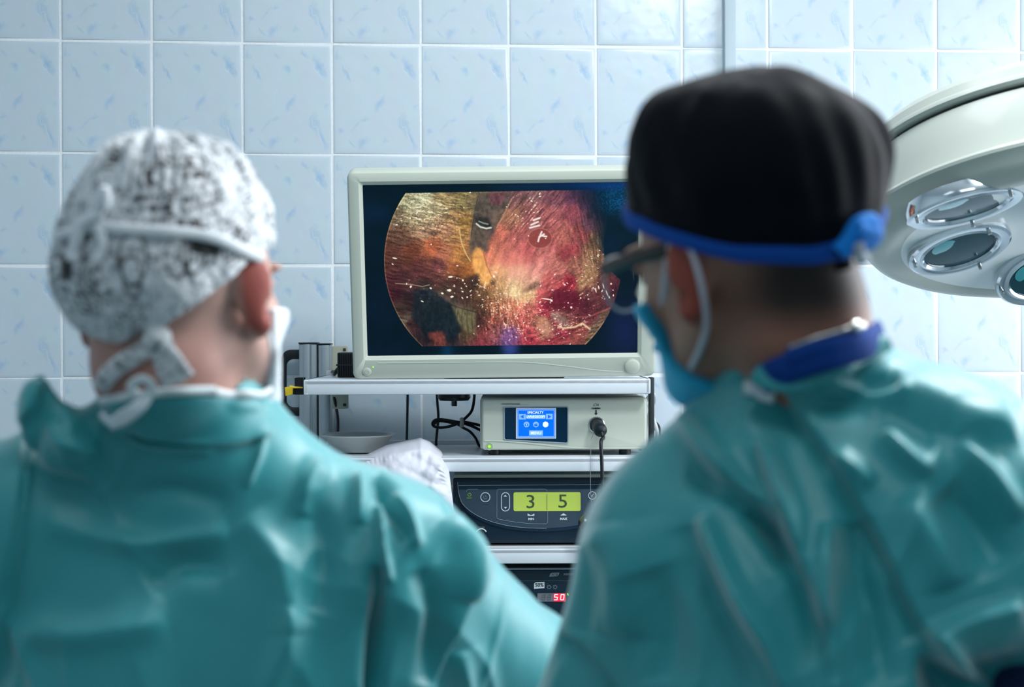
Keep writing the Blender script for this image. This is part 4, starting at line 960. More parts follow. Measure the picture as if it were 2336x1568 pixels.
def cloth():
    """white cotton cloth slumped over the front edge of the middle shelf"""
    base = v(930, 1045, 3.42); o = thing('cotton_cloth', 'crumpled white cotton cloth with a gathered hem over the middle shelf edge', 'cloth', base)
    nu, nv = 90, 90; Pts = []
    u = np.linspace(0, 1, nu)[:, None]*np.ones((1, nv)); w = np.ones((nu, 1))*np.linspace(0, 1, nv)[None]
    # silhouette of the bundle: w=0 crown line, w=1 lower hem
    topx = np.interp(u, [0, .1, .3, .5, .62, .72, .85, 1], [815, 832, 880, 930, 958, 980, 1006, 1022]); topy = np.interp(u, [0, .1, .3, .5, .62, .72, .85, 1], [1054, 1040, 1017, 1006, 1000, 1008, 1030, 1062])
    botx = np.interp(u, [0, .3, .6, 1], [830, 905, 975, 1036]); boty = np.interp(u, [0, .3, .6, 1], [1130, 1260, 1260, 1175])
    px = topx*(1-w)+botx*w; py = topy*(1-w)+boty*w
    Y = 3.50-.10*np.sin(np.clip(w*2.2, 0, 1)*math.pi/2)-.035*np.sin(math.pi*np.clip(u, 0, 1))
    Y = Y+.10*np.clip(.10-w, 0, 1)/.1*.6
    cr = 0
    for (ax, ay, bx, by, wd, am) in ((965, 1005, 858, 1075, 16, -.012), (968, 1010, 1015, 1080, 12, -.012), (985, 1030, 960, 1090, 9, .008), (930, 1075, 1010, 1110, 12, .009), (870, 1060, 900, 1100, 12, .007), (1010, 1060, 985, 1110, 10, -.009), (900, 1030, 880, 1048, 6, -.006), (940, 1040, 990, 1070, 9, .006), (975, 1120, 1020, 1160, 9, .006)):
        d = np.array([bx-ax, by-ay], float); L = np.hypot(*d); d /= L; t_ = np.clip((px-ax)*d[0]+(py-ay)*d[1], 0, L)
        dd = np.hypot(px-ax-t_*d[0], py-ay-t_*d[1]); cr = cr+am*np.exp(-(dd/wd)**2)
    fr = .0035*np.sin(u*150)*np.exp(-((w-.11)/.05)**2)*sstep(.45, .1, u)+.0035*np.sin(w*120)*np.exp(-((u-.86)/.05)**2)*sstep(.5, .2, w)
    Y = Y+cr+fr+.006*fbm(px/28, py/28, seed=5, o=3)
    V_ = []
    for i in range(nu):
        for j in range(nv): V_.append(v(px[i, j], py[i, j], Y[i, j]))
    I = np.arange(nu*nv).reshape(nu, nv); Fq = np.stack([I[:-1, :-1].ravel(), I[:-1, 1:].ravel(), I[1:, 1:].ravel(), I[1:, :-1].ravel()], 1)
    m = np_mesh('fabric', np.array([tuple(p) for p in V_]), Fq, 'cloth_white', o)
    k = m.modifiers.new('thickness', 'SOLIDIFY'); k.thickness = .002; k.offset = 0
cloth()

# ------------------------------------------------------------------ SURGICAL LAMP
def lamp():
    LYY = 3.0; cen = v(2480, 542, LYY); mmL = LYY/F_PX
    base = Vector((cen.x, cen.y+.05, 3.0)); o = thing('surgical_lamp', 'large white surgical ceiling lamp with round glass lenses', 'surgical lamp', base)
    R = .39
    # axis points up out of the top of the housing: tipped so that the underside looks at the camera
    ax = Vector((-.035, .275, .96)).normalized()
    k = MB()
    k.lathe([(.31, .006), (.335, .0), (.352, .002), (.366, .010), (.376, .022), (.383, .034), (.3895, .040), (.391, .045), (.3885, .050), (.378, .052), (.374, .056),
             (.370, .09), (.366, .125), (.360, .146), (.350, .149)], cen, ax, 96)
    k.build('housing', 'lamp_white', o, angle=30)
    k = MB().lathe([(0, .040), (.10, .034), (.20, .020), (.28, .008), (.312, .0055), (.312, .03), (0, .08)], cen, ax, 96); face = k.build('lower_face', 'lamp_face', o, angle=60)
    MB().lathe([(.355, .144), (.355, .156)], cen, ax, 96).build('housing_gap', 'gap_dark', o)
    MB().lathe([(.352, .1525), (.366, .1535), (.370, .158), (.369, .164), (.364, .168), (.362, .182), (.352, .194), (.32, .203), (.24, .214), (.10, .221), (0, .223)], cen, ax, 96).build('top_cover', 'lamp_white', o, angle=30)
    # arm up to the ceiling
    tp = cen+ax*.215
    MB().tube([tp, tp+Vector((.05, .05, .10)), tp+Vector((.22, .12, .22)), (tp.x+.25, tp.y+.13, tp.z+.6), (tp.x+.25, tp.y+.13, 3.0)], .03, 20, 8).build('ceiling_arm', 'lamp_white', o)
    q = Vector((0, 0, 1)).rotation_difference(ax)
    # lenses round the face, each tipped towards the lamp's focus
    dn = -ax
    ex = (Vector((1, 0, 0))-ax*ax.x).normalized(); ey = ax.cross(ex)
    for px, py, n_in, r, ph in LENS:
        # where the sight line meets the face plane
        d = (v(px, py, 1.0)-Vector((0, 0, CAM.z))); org = Vector((0, 0, CAM.z)); c0_ = cen+ax*.010
        t_ = (c0_-org).dot(ax)/d.dot(ax); P = org+d*t_
        rad = (P-cen); rad = (rad-ax*rad.dot(ax)); rl = rad.length; rd = rad.normalized() if rl > 1e-4 else Vector((0, 0, 0))
        c_h = math.radians(ph); n = Vector((math.sqrt(1-n_in**2)*math.sin(c_h), -n_in, -math.sqrt(1-n_in**2)*math.cos(c_h))); P = P+n*(.006 if n_in < .3 else .006)
        lens = MB().lathe([(r*.70, -.03), (r*.70, .002), (r*.74, .006), (r*.80, .0045), (r*.84, .006), (r*.95, .006), (r*1.0, .003), (r*1.01, -.006), (r*.97, -.02)], P, n, 64).build('lens_ring', 'chrome', o, angle=30)
        MB().lathe([(0, .003), (r*.4, .002), (r*.71, .000)], P, n, 48).build('lens_glass', 'lens_glass', lens)
        e1 = n.cross(Vector((0, 0, 1))).normalized(); e2 = n.cross(e1)
        MB().ell_disc(P+n*.0015+e1*(r*.42)-e2*r*.08, n, e1, e2, r*.22, r*.28).build('inner_reflector', 'lens_tint', lens)
        for j in range(3):
            an = 2*math.pi*j/3+.5; c_ = P+(e1*math.cos(an)+e2*math.sin(an))*(r*.9)
            MB().cyl(c_, c_+n*.016, .0035, 12, .0006).cyl(c_+n*.002, c_+n*.005, .006, 12).build('retaining_screw', 'steel', lens)
def _ell_disc(s, P, n, e1, e2, a, b):
    t = bmesh.new(); c = t.verts.new(P+n*.002); R_ = [t.verts.new(P+e1*(a*math.cos(2*math.pi*k/24))+e2*(b*math.sin(2*math.pi*k/24))) for k in range(24)]
    for k in range(24): t.faces.new((c, R_[k], R_[(k+1) % 24]))
    bmesh.ops.recalc_face_normals(t, faces=t.faces[:]); return s._add(t)
MB.ell_disc = _ell_disc
LENS = [(2200, 464, .23, .096, 11), (2187, 562, .41, .090, 11), (2376, 622, .60, .086, 8), (2480, 470, .3, .085, 4), (2640, 500, .36, .09, 4)]
lamp()

# ceiling lamp housings of the room, plus a panel for the added key light
for lx, ly, hw in ((.35, -1.3, .62), (.35, -3.6, .62), (-1.35, -3.0, .62), (1.05, -2.25, .32)):
    k = MB().box((lx-hw, ly-.30, 2.945), (lx+hw, ly+.30, 3.0), .005); o = k.build('ceiling_or_key_panel', 'white_paint', world=True)
    setp(o, 'flat white ceiling light panel near ' + {(.35, -1.3): 'the tiled wall', (.35, -3.6): 'the middle of the room', (-1.35, -3.0): 'the left wall', (1.05, -2.25): 'the two people, added for the key light'}[(lx, ly)], 'ceiling light', 'ceiling light panels')

#PEOPLE
def head_field(s, O, R, sc=1.0, ears=True):
    """head in local axes: x right, y towards the face, z up; origin midway between the ears"""
    O = np.array(O); R = np.array(R)
    T = lambda p: O+R@(np.array(p, float)*sc)
    e = lambda c, r, RR=None, k=.012, cut=False: s.ell(T(c), np.array(r)*sc, R if RR is None else R@RR, k, cut)
    c_ = lambda a, b, ra, rb, k=.015: s.cone(T(a), T(b), ra*sc, rb*sc, k)
    e((0, -.012, .030), (.077, .097, .088))
    e((0, .030, .000), (.066, .064, .092), k=.02)
    e((0, .032, -.045), (.056, .052, .062), k=.02)
    for x in (-1, 1):
        c_((x*.052, .010, -.040), (x*.030, .072, -.088), .020, .016, .02)      # jaw
        e((x*.042, .066, -.018), (.020, .016, .016), k=.015)                   # cheek bone
        e((x*.033, .094, .006), (.016, .012, .011), k=.006, cut=True)          # eye socket
        e((x*.033, .083, .006), (.0125, .0125, .0115), k=.001)                 # eyeball
        e((x*.033, .0925, .0125), (.015, .007, .0035), k=.003)                 # upper lid
        e((x*.033, .0925, -.001), (.014, .006, .0025), k=.003)                 # lower lid
        e((x*.034, .092, .026), (.021, .008, .006), k=.008)                    # brow
        e((x*.011, .104, -.026), (.007, .009, .006), k=.004)                   # nostril wing
    c_((0, .090, .014), (0, .111, -.020), .0075, .0095, .006)                  # nose
    e((0, .112, -.022), (.0085, .009, .008), k=.006)
    e((0, .096, -.051), (.023, .009, .0045), k=.003); e((0, .094, -.060), (.020, .009, .0055), k=.003)
    e((0, .098, -.0555), (.022, .008, .0012), k=.002, cut=True)
    e((0, .080, -.092), (.022, .018, .018), k=.014)                            # chin
    if ears:
        for x in (-1, 1):
            Re = np.array(Matrix.Rotation(math.radians(-x*32), 3, 'Z') @ Matrix.Rotation(math.radians(8), 3, 'X'))
            e((x*.084, -.012, -.004), (.0075, .020, .033), Re, .004)
            e((x*.0905, -.004, -.004), (.005, .013, .024), Re, .003, True)
            e((x*.0835, -.016, .006), (.0045, .019, .024), Re, .004)
            e((x*.079, .000, -.031), (.006, .010, .010), Re, .006)
    return T
def hand_field(s, wr, R, side):
    """gloved, slightly curled hand; local y points along the fingers, z out of the back of the hand"""
    wr = np.array(wr, float); T = lambda p: wr+R@np.array(p, float)
    s.ell(T((0, .045, 0)), (.040, .050, .015), R, .012); s.cone(T((0, -.03, 0)), T((0, .02, 0)), .026, .026, .015)
    for i, (x, L) in enumerate(((-.030, .062), (-.010, .074), (.010, .070), (.029, .056))):
        a = T((x, .083, .002)); b = T((x*1.15, .083+L*.48, -.008)); c = T((x*1.1, .083+L*.75, -.030)); d = T((x*1.05, .083+L*.80, -.047))
        s.cone(a, b, .0098, .0090, .004); s.cone(b, c, .0090, .0082, .003); s.cone(c, d, .0082, .0074, .003)
    t0 = T((-side*.028, .015, -.006)); t1 = T((-side*.054, .045, -.018)); t2 = T((-side*.052, .073, -.034))
    s.cone(t0, t1, .0135, .0115, .006); s.cone(t1, t2, .0108, .0090, .004)

def person_body(par, O, R, sc, neck, sh, el, wr, hip, colfun, hands=True):
    """one continuous body: head, neck, trunk, arms with five-fingered hands, legs and feet"""
    P = np.array([O]+[list(p) for p in sh+el+wr]+[list(neck)]); lo = P.min(0)-.2; hi = P.max(0)+.2
    zt = O[2]+.17; hz = [w[2] for w in wr]; za, zb = min(hz)-.12, max(hz)+.10
    zs = axis_mix([(0.0, za, .013), (za, zb, .0052), (zb, O[2]-.22, .012), (O[2]-.22, zt, .0034)])
    ys_ = [w[1] for w in wr]; y1 = max(ys_)+.22
    xs = np.arange(lo[0], hi[0], .0040); ys = axis_mix([(min(O[1]-.2, hip[1]-.2), O[1]+.17, .0042), (O[1]+.17, y1, .0062)])
    s = SDF(xs, ys, zs); nk = np.array(neck)
    T = head_field(s, O, R, sc)
    top = T((0, -.030, -.055)); s.cone(top, nk+np.array((0, 0, -.02)), .054*sc, .058, .02); s.cone(T((0, -.012, -.03)), top, .060*sc, .054*sc, .02)
    s.cone(nk+(0, .0, -.02), nk+(0, .05, -.16), .055, .055, .03)
    for q in (0, 1):
        s.cone(nk+(0, .01, -.05), np.array(sh[q])+(0, .01, -.02), .036, .036, .02)
        s.cone(sh[q], el[q], .050, .040, .03); s.cone(el[q], wr[q], .040, .026, .02)
        d = np.array(wr[q])-np.array(el[q]); d /= np.linalg.norm(d); up = np.array((0, 0, 1.)); x_ = np.cross(d, up); x_ /= np.linalg.norm(x_); z_ = np.cross(x_, d)
        hand_field(s, wr[q], np.stack([x_, d, z_], 1), -1 if q == 0 else 1)
    H = np.array(hip, float)
    s.ell((nk+H)/2+(0, .04, .03), (.13, .070, .20), None, .04); s.ell(H+(0, .02, 0), (.14, .09, .14), None, .05)
    for x in (-1, 1):
        kx = H+(x*.10, .02, -.42); ft = np.array((H[0]+x*.11, H[1]+.0, .09))
        s.cone(H+(x*.09, 0, -.06), kx, .082, .056, .04); s.cone(kx, ft, .056, .038, .03)
        s.cone(ft+(0, -.03, -.055), ft+(0, .15, -.055), .034, .030, .03)
    V_, Fq = s.mesh(); V_ = relax(V_, Fq, 1, .4); N = normals(V_, Fq)
    loc = (V_-np.array(O))@R/sc
    return np_mesh('body', V_, Fq, 'skin', par, colfun(loc, V_, N)), T

def skin_col(base, ear, hair=None, beard=None):
    def f(L, V_, N):
        c = np.ones((len(L), 3))*np.array(base, float); n = fbm(L[:, 0]*45, L[:, 1]*45, L[:, 2]*45, seed=3)
        c *= (1+.07*n)[:, None]
        e = sstep(.076, .084, np.abs(L[:, 0]))*sstep(.06, .045, np.abs(L[:, 2]))*sstep(.035, .025, np.abs(L[:, 1]+.008))
        e = e*.8; c = c*(1-e[:, None])+np.array(ear)*e[:, None]
        nb = sstep(.0, -.07, L[:, 2])*sstep(.02, -.05, L[:, 1]); c = c*(1-.18*nb[:, None])+np.array(ear)*.18*nb[:, None]
        lip = np.exp(-((L[:, 2]+.056)/.008)**2)*sstep(.026, .018, np.abs(L[:, 0]))*sstep(.088, .094, L[:, 1]); c = c*(1-.6*lip[:, None])+np.array((150, 75, 70))*.6*lip[:, None]
        if beard:
            b = sstep(-.040, -.062, L[:, 2])*sstep(.018, .045, L[:, 1])*sstep(-.16, -.12, L[:, 2]); c = c*(1-beard[3]*b[:, None])+np.array(beard[:3])*beard[3]*b[:, None]
        if hair:
            h = sstep(hair[3]-.03, hair[3]+.012, L[:, 2]+.5*np.clip(L[:, 1]+.02, -1, 1)*-1*.6+.004*n)*sstep(.02, -.02, L[:, 1])*sstep(.074, .040, np.abs(L[:, 0])); c = c*(1-.95*h[:, None])+np.array(hair[:3])*.95*h[:, None]
        c = np.clip(c, 0, 255)/255
        return np.where(c <= .04045, c/12.92, ((c+.055)/1.055)**2.4)
    return f

def fold_offset(px, py, F):
    """sum of cloth folds: (points, width, height, kind) measured across the cloth; kind r ridge, s step (height kept on the right-hand side of the run)"""
    tot = np.zeros_like(px)
    for P, wd, am, kind in F:
        P = np.array(P, float)
        if kind == 'r' and len(P) > 2 or kind == 's' and len(P) > 2:
            Q_ = np.array([tuple(q)[:2] for q in catmull([(a, b, 0) for a, b in P], 5)])
        else: Q_ = P
        best = np.full(px.shape, 1e9); sd = np.zeros_like(px); tt = np.zeros_like(px); n = len(Q_)-1
        for i in range(n):
            a, b = Q_[i], Q_[i+1]; ab = b-a; L2 = ab@ab+1e-9; t = np.clip(((px-a[0])*ab[0]+(py-a[1])*ab[1])/L2, 0, 1)
            dx = px-a[0]-t*ab[0]; dy = py-a[1]-t*ab[1]; d = np.hypot(dx, dy); m = d < best
            best[m] = d[m]; sd[m] = (np.sign(ab[0]*dy-ab[1]*dx)*d)[m]; tt[m] = ((i+t)/n)[m]
        ends = np.sin(np.clip(tt, 0, 1)*math.pi)**.6*.9+.1
        if kind == 'r': tot += am*np.exp(-(best/(wd*1.0))**1.7)*ends
        elif kind == 's':   # one cloth edge lying on another
            prof = np.where(sd > 0, np.exp(-sd/(wd*5)), 0)+np.where((sd <= 0) & (sd > -wd), 0, 0); tot += am*sstep(-wd*.9, wd*.9, sd)*np.exp(-np.clip(sd, 0, 1e9)/(wd*6))*np.clip(ends*1.6, 0, 1)
        elif kind == 'a':   # asymmetric fold: steep on the left, soft on the right
            tot += am*np.where(sd < 0, np.exp(-(sd/(wd*.5))**2), np.exp(-(sd/(wd*1.8))**2))*ends
    return tot

def finer(V_, Fq):
    me = bpy.data.meshes.new('t'); me.from_pydata(V_.tolist(), [], Fq.tolist()); o = bpy.data.objects.new('t', me); C.objects.link(o)
    k = o.modifiers.new('s', 'SUBSURF'); k.levels = 1; dg = bpy.context.evaluated_depsgraph_get(); m2 = bpy.data.meshes.new_from_object(o.evaluated_get(dg))
    n = len(m2.vertices); co = np.zeros(n*3); m2.vertices.foreach_get('co', co); lp = np.zeros(len(m2.loops), np.int32); m2.loops.foreach_get('vertex_index', lp)
    bpy.data.objects.remove(o); bpy.data.meshes.remove(me); bpy.data.meshes.remove(m2)
    return co.reshape(-1, 3), lp.reshape(-1, 4).astype(np.int64)
def gown(par, O, neck, sh, el, wr, hip, F, seed, tors, ntop, extra=None, hole=None, wrinkle=.0035, CUFF=.42):
    nk = np.array(neck, float); H = np.array(hip, float)
    P = np.array([list(p) for p in list(sh)+list(el)+list(wr)]+[list(neck)]); lo = P.min(0)-.16; hi = P.max(0)+.14
    zt = nk[2]+.10; xs = np.arange(max(lo[0], -1.1), hi[0], .0044); ys = axis_mix([(min(nk[1]-.26, H[1]-.27), nk[1]+.16, .0046), (nk[1]+.16, hi[1], .009)])
    zs = axis_mix([(.28, 1.17, .020), (1.17, zt, .0044)])
    s = SDF(xs, ys, zs)
    nt = np.array(ntop, float); s.cone(nk+(nt-nk)*CUFF, nk+(0, .0, -.03), .0665, .080, .02); s.cone(nk+(0, 0, -.03), nk+(0, .02, -.12), .076, .082, .02)
    for q in (0, 1):
        S_ = np.array(sh[q], float); E_ = np.array(el[q], float); W_ = np.array(wr[q], float)
        s.cone(nk+(0, .005, -.05), S_, .060, .064, .04); s.cone(S_, E_, .074, .070, .04); s.cone(E_, W_, .066, .042, .03)
    for c, r in tors: s.ell(c, r, None, .07)
    s.ell(H+(0, 0, -.02), (.19, .15, .30), None, .08); s.cone(H+(0, 0, -.15), (H[0], H[1], .45), .19, .21, .1)
    if extra: extra(s)
    # neck opening and open hem / cuffs
    top = np.array(O)*.35+nk*.65
    s.cone(nk+(0, .004, -.03), nk+(np.array(O)-nk)*1.2, .001, .001, .02) if False else None
    a = nk+(0, .0, .035); b = nk+(nt-nk)*1.25; sl, G = s.sub(np.minimum(a, b)-.09, np.maximum(a, b)+.09)
    ab = b-a; t = np.clip(((G-a)@ab)/(ab@ab), 0, 1); d = np.linalg.norm(G-a-t[..., None]*ab, axis=-1)-.0610; s.smax(sl, -d, .003)
    if hole: hole(s)
    s.f[:, :, 0] = .05
    V_, Fq = s.mesh(); V_ = relax(V_, Fq, 2, .5); V_, Fq = finer(V_, Fq); N = normals(V_, Fq)
    px, py = proj(V_); vis = sstep(-.1, .35, -(N[:, 1]))
    # folds that run round the cloth, seen from behind; widths are real lengths
    off = fold_offset(px, py, F)*vis
    w = wrinkle*fbm(V_[:, 0]*9+seed, V_[:, 1]*9, V_[:, 2]*5, seed=seed, o=3)+.0016*fbm(V_[:, 0]*30, V_[:, 1]*30, V_[:, 2]*12, seed=seed+5, o=2)+.0048*np.clip(1-np.abs(fbm(V_[:, 0]*8+V_[:, 2]*3*(1 if seed == 3 else -1.5), V_[:, 1]*6, V_[:, 2]*3.2, seed=seed+9, o=2))*5.5, 0, 1)**1.6*vis+.0022*np.clip(1-np.abs(fbm(V_[:, 0]*15-V_[:, 2]*4, V_[:, 1]*9, V_[:, 2]*6+V_[:, 0]*4, seed=seed+29, o=2))*5, 0, 1)**1.5*vis
    V_ = V_+N*(1.9*off+w)[:, None]
    V_ = relax(V_, Fq, 1, .3)
    return np_mesh('gown', V_, Fq, 'gown_teal', par)

def band(par, name, m, pts, r, flat, n=8, up=None):
    return MB().tube(pts, r, 12, n, flat=flat, up=up).build(name, m, par, angle=60)

def ribbon(par, name, m, pts, w, t=.0018, n=8, up=(0, -1, 0)):
    return MB().tube(pts, 1.0, 12, n, flat=(t, w), up=up).build(name, m, par, angle=60)
def surf_pts(objs, plist, lift):
    """points on the nearest outer surface of the given meshes, found from behind the person"""
    dg = bpy.context.evaluated_depsgraph_get(); out = []
    for px, py in plist:
        best = None
        for obj in (objs if isinstance(objs, (list, tuple)) else [objs]):
            ev = obj.evaluated_get(dg); inv = ev.matrix_world.inverted()
            la = inv @ (VM @ v(px, py, .9)); lb = inv @ (VM @ v(px, py, 2.2))
            ok, loc, nr, _ = ev.ray_cast(la, (lb-la).normalized())
            if ok:
                dd = (loc-la).length
                if best is None or dd < best[0]:
                    p = VM.inverted() @ (ev.matrix_world @ loc); nn = (VM.inverted().to_3x3() @ (ev.matrix_world.to_3x3() @ nr)).normalized()
                    if nn.y > 0: nn = -nn
                    best = (dd, p+(nn*.6+Vector((0, -.4, 0)))*lift)
        if best: out.append(best[1])
    return out
# ================= left surgeon: printed cap, white mask ties
LD = 1.50
L_O = v(402, 682, LD); L_O = np.array(L_O)
L_R = rot(yaw=21, pitch=6, roll=6, tilt=4)
neckL = v(452, 955, 1.545)
shL = [v(20, 1215, 1.53), v(876, 1290, 1.56)]
elL = [v(-230, 1560, 1.66), v(1190, 1565, 1.72)]
wrL = [v(60, 1960, 1.96), v(820, 1900, 1.98)]
hipL = (neckL.x+.0, 1.55, .96)
pL = thing('person', 'person in teal gown and printed white cap, back turned, on the left', 'person', (hipL[0], 1.6, 0))
bodyL, TL = person_body(pL, L_O, L_R, 1.0, neckL, shL, elL, wrL, hipL, skin_col((190, 152, 140), (140, 56, 48), None, (70, 62, 66, .75)))
def flapL(s):
    s.cone(v(534, 1084, 1.545), v(880, 1282, 1.56), .056, .060, .02)
    s.cone(v(150, 1010, 1.47), v(96, 905, 1.46), .016, .009, .02); s.cone(v(96, 905, 1.46), v(92, 868, 1.46), .009, .006, .01)
    s.cone(v(150, 1010, 1.47), v(230, 1010, 1.49), .02, .03, .03)
FL = [
 ([(236, 945), (290, 990), (370, 1016), (485, 1028)], 9, .0055, 'r'),
 ([(380, 905), (480, 912), (600, 925)], 8, .003, 'r'),
 ([(600, 975), (585, 1040), (560, 1110)], 8, .004, 'r'),
 ([(812, 1085), (820, 1130), (818, 1200)], 15, .007, 'r'),
 ([(850, 1085), (885, 1150), (935, 1235)], 16, -.008, 'r'),
 ([(895, 1130), (930, 1190), (950, 1250)], 13, .007, 'r'),
 ([(866, 1150), (872, 1240), (886, 1330)], 9, .008, 'r'),
 ([(862, 1290), (860, 1420), (850, 1568), (845, 1700)], 15, -.016, 'r'),
 ([(1020, 1180), (1060, 1260), (1050, 1370)], 30, .010, 'r'),
 ([(1050, 1180), (1085, 1235), (1100, 1290)], 16, -.007, 'r'),
 ([(1130, 1235), (1060, 1370), (1010, 1490), (970, 1600)], 8, .006, 's'),
 ([(960, 1300), (985, 1420), (960, 1560)], 26, -.007, 'r'),
 ([(1040, 1480), (1060, 1560), (1070, 1640)], 30, .007, 'r'),
 ([(98, 870), (82, 1000), (55, 1200), (20, 1400), (-10, 1560)], 9, .010, 's'),
 ([(75, 960), (60, 1100), (30, 1300), (0, 1450)], 12, -.007, 'r'),
 ([(120, 960), (140, 1010), (230, 1030)], 18, .005, 'r'),
 ([(100, 1190), (300, 1240), (520, 1215)], 34, .005, 'r'),
 ([(300, 1130), (400, 1120), (520, 1150)], 28, -.004, 'r'),
 ([(340, 1340), (420, 1290), (520, 1300)], 36, -.006, 'r'),
 ([(560, 1180), (640, 1300), (660, 1450)], 40, .006, 'r'),
 ([(700, 1130), (740, 1260), (720, 1400)], 34, -.005, 'r'),
 ([(30, 1440), (200, 1450), (380, 1420)], 40, .005, 'r'),
 ([(680, 1400), (640, 1500), (600, 1600)], 34, .006, 'r'),
 ([(740, 1060), (700, 1100), (690, 1180)], 22, .005, 'r'),
]
torsL = [((neckL.x-.01, 1.555, 1.18), (.185, .125, .25)), ((neckL.x-.07, 1.57, 1.30), (.12, .11, .12)), ((neckL.x+.07, 1.58, 1.30), (.12, .11, .12))]
gownL = gown(pL, L_O, neckL, shL, elL, wrL, hipL, FL, 3, torsL, TL((0, -.030, -.055)), extra=flapL, CUFF=.40)
# collar binding round the neck, neck strings with a bow
cy = lambda a, px, py, rx, ry, Y: v(px+rx*math.sin(a), py-ry*math.cos(a), Y-.0*math.cos(a))
def neck_ring(c, rx, ry, a0, a1, n, tiltz=0, lean=0):
    c = Vector(c); return [c+Vector((rx*math.sin(t), -ry*math.cos(t), tiltz*math.cos(t)+lean*math.sin(t))) for t in np.linspace(a0, a1, n)]
def drape_patch(par, name, m, rows, lift, objs, jitter=0):
    t = bmesh.new(); R_ = []
    for r_ in rows: R_.append([t.verts.new(p) for p in surf_pts(objs, r_, lift)])
    n = min(len(r_) for r_ in R_)
    for A, B in zip(R_, R_[1:]):
        for j in range(n-1): t.faces.new((A[j], A[j+1], B[j+1], B[j]))
    bmesh.ops.recalc_face_normals(t, faces=t.faces[:]); k = MB(); k._add(t); return k.build(name, m, par, angle=80, sub=1, solid=.0025)
# --- printed cap: lofted over the skull
def cap_surface(O, R, sc, prof, m, par, name, wr=None, colf=None, low=None, nu=300, nv=170, bumps=()):
    """direction grid round the skull: u round the head (0 = back), w from crown to hem"""
    u = np.linspace(-math.pi, math.pi, nu, endpoint=False); w = np.linspace(0, 1, nv); U, Wd = np.meshgrid(u, w, indexing='ij')
    lowz = low(U)                                     # polar angle of the hem
    th = Wd*lowz; L = prof(U, th, Wd)
    if wr is not None: L = L+wr(U, th, Wd)
    D = np.stack([np.sin(U)*np.sin(th), -np.cos(U)*np.sin(th), np.cos(th)], -1)
    DV = D@R.T
    for dv, am, wd in bumps:
        dv = np.array(dv, float); dv /= np.linalg.norm(dv); L = L+am*np.exp(-(np.arccos(np.clip(DV@dv, -1, 1))/wd)**2)*sstep(1, .75, Wd)
    P = D*L[..., None]+np.array((0, -.012, .030)); Pv = np.array(O)+(P.reshape(-1, 3)*sc)@R.T
    I = np.arange(nu*nv).reshape(nu, nv); I2 = np.roll(I, -1, 0)
    Fq = np.stack([I[:, :-1].ravel(), I[:, 1:].ravel(), I2[:, 1:].ravel(), I2[:, :-1].ravel()], 1)
    o = np_mesh(name, Pv, Fq, m, par, None if colf is None else colf(U, Wd, Pv).reshape(-1, 3))
    k = o.modifiers.new('thickness', 'SOLIDIFY'); k.thickness = .0012; k.offset = -1
    return o, P, U, Wd
def skull_r(U, th, grow):
    D = np.stack([np.sin(U)*np.sin(th), -np.cos(U)*np.sin(th), np.cos(th)], -1)
    a, b, c = .077+grow, .097+grow, .088+grow
    return 1/np.sqrt((D[..., 0]/a)**2+(D[..., 1]/b)**2+(D[..., 2]/c)**2)
def lowL(U):      # deeper at the nape, above the ears at the sides, across the forehead in front
    return np.interp(np.abs(U), [0, .5, 1.0, 1.45, 1.8, 2.3, 3.15], [2.28, 2.16, 1.90, 1.62, 1.50, 1.38, 1.34])
def profL(U, th, w):
    r = skull_r(U, th, .0085); top = sstep(.95, .2, th); puff = .016*np.exp(-((th-.75)/.45)**2)
    return r+puff+.010*top
def wrL_(U, th, w):
    g = .0030*np.sin(U*23+2*np.sin(U*3))*np.exp(-((th-.62)/.26)**2)+.0035*fbm(U*5, th*4, seed=2, o=3)*sstep(0, .4, th)+.0012*fbm(U*16, th*16, seed=8, o=2)
    bandz = sstep(.70, .73, w)*.0035
    return g+bandz
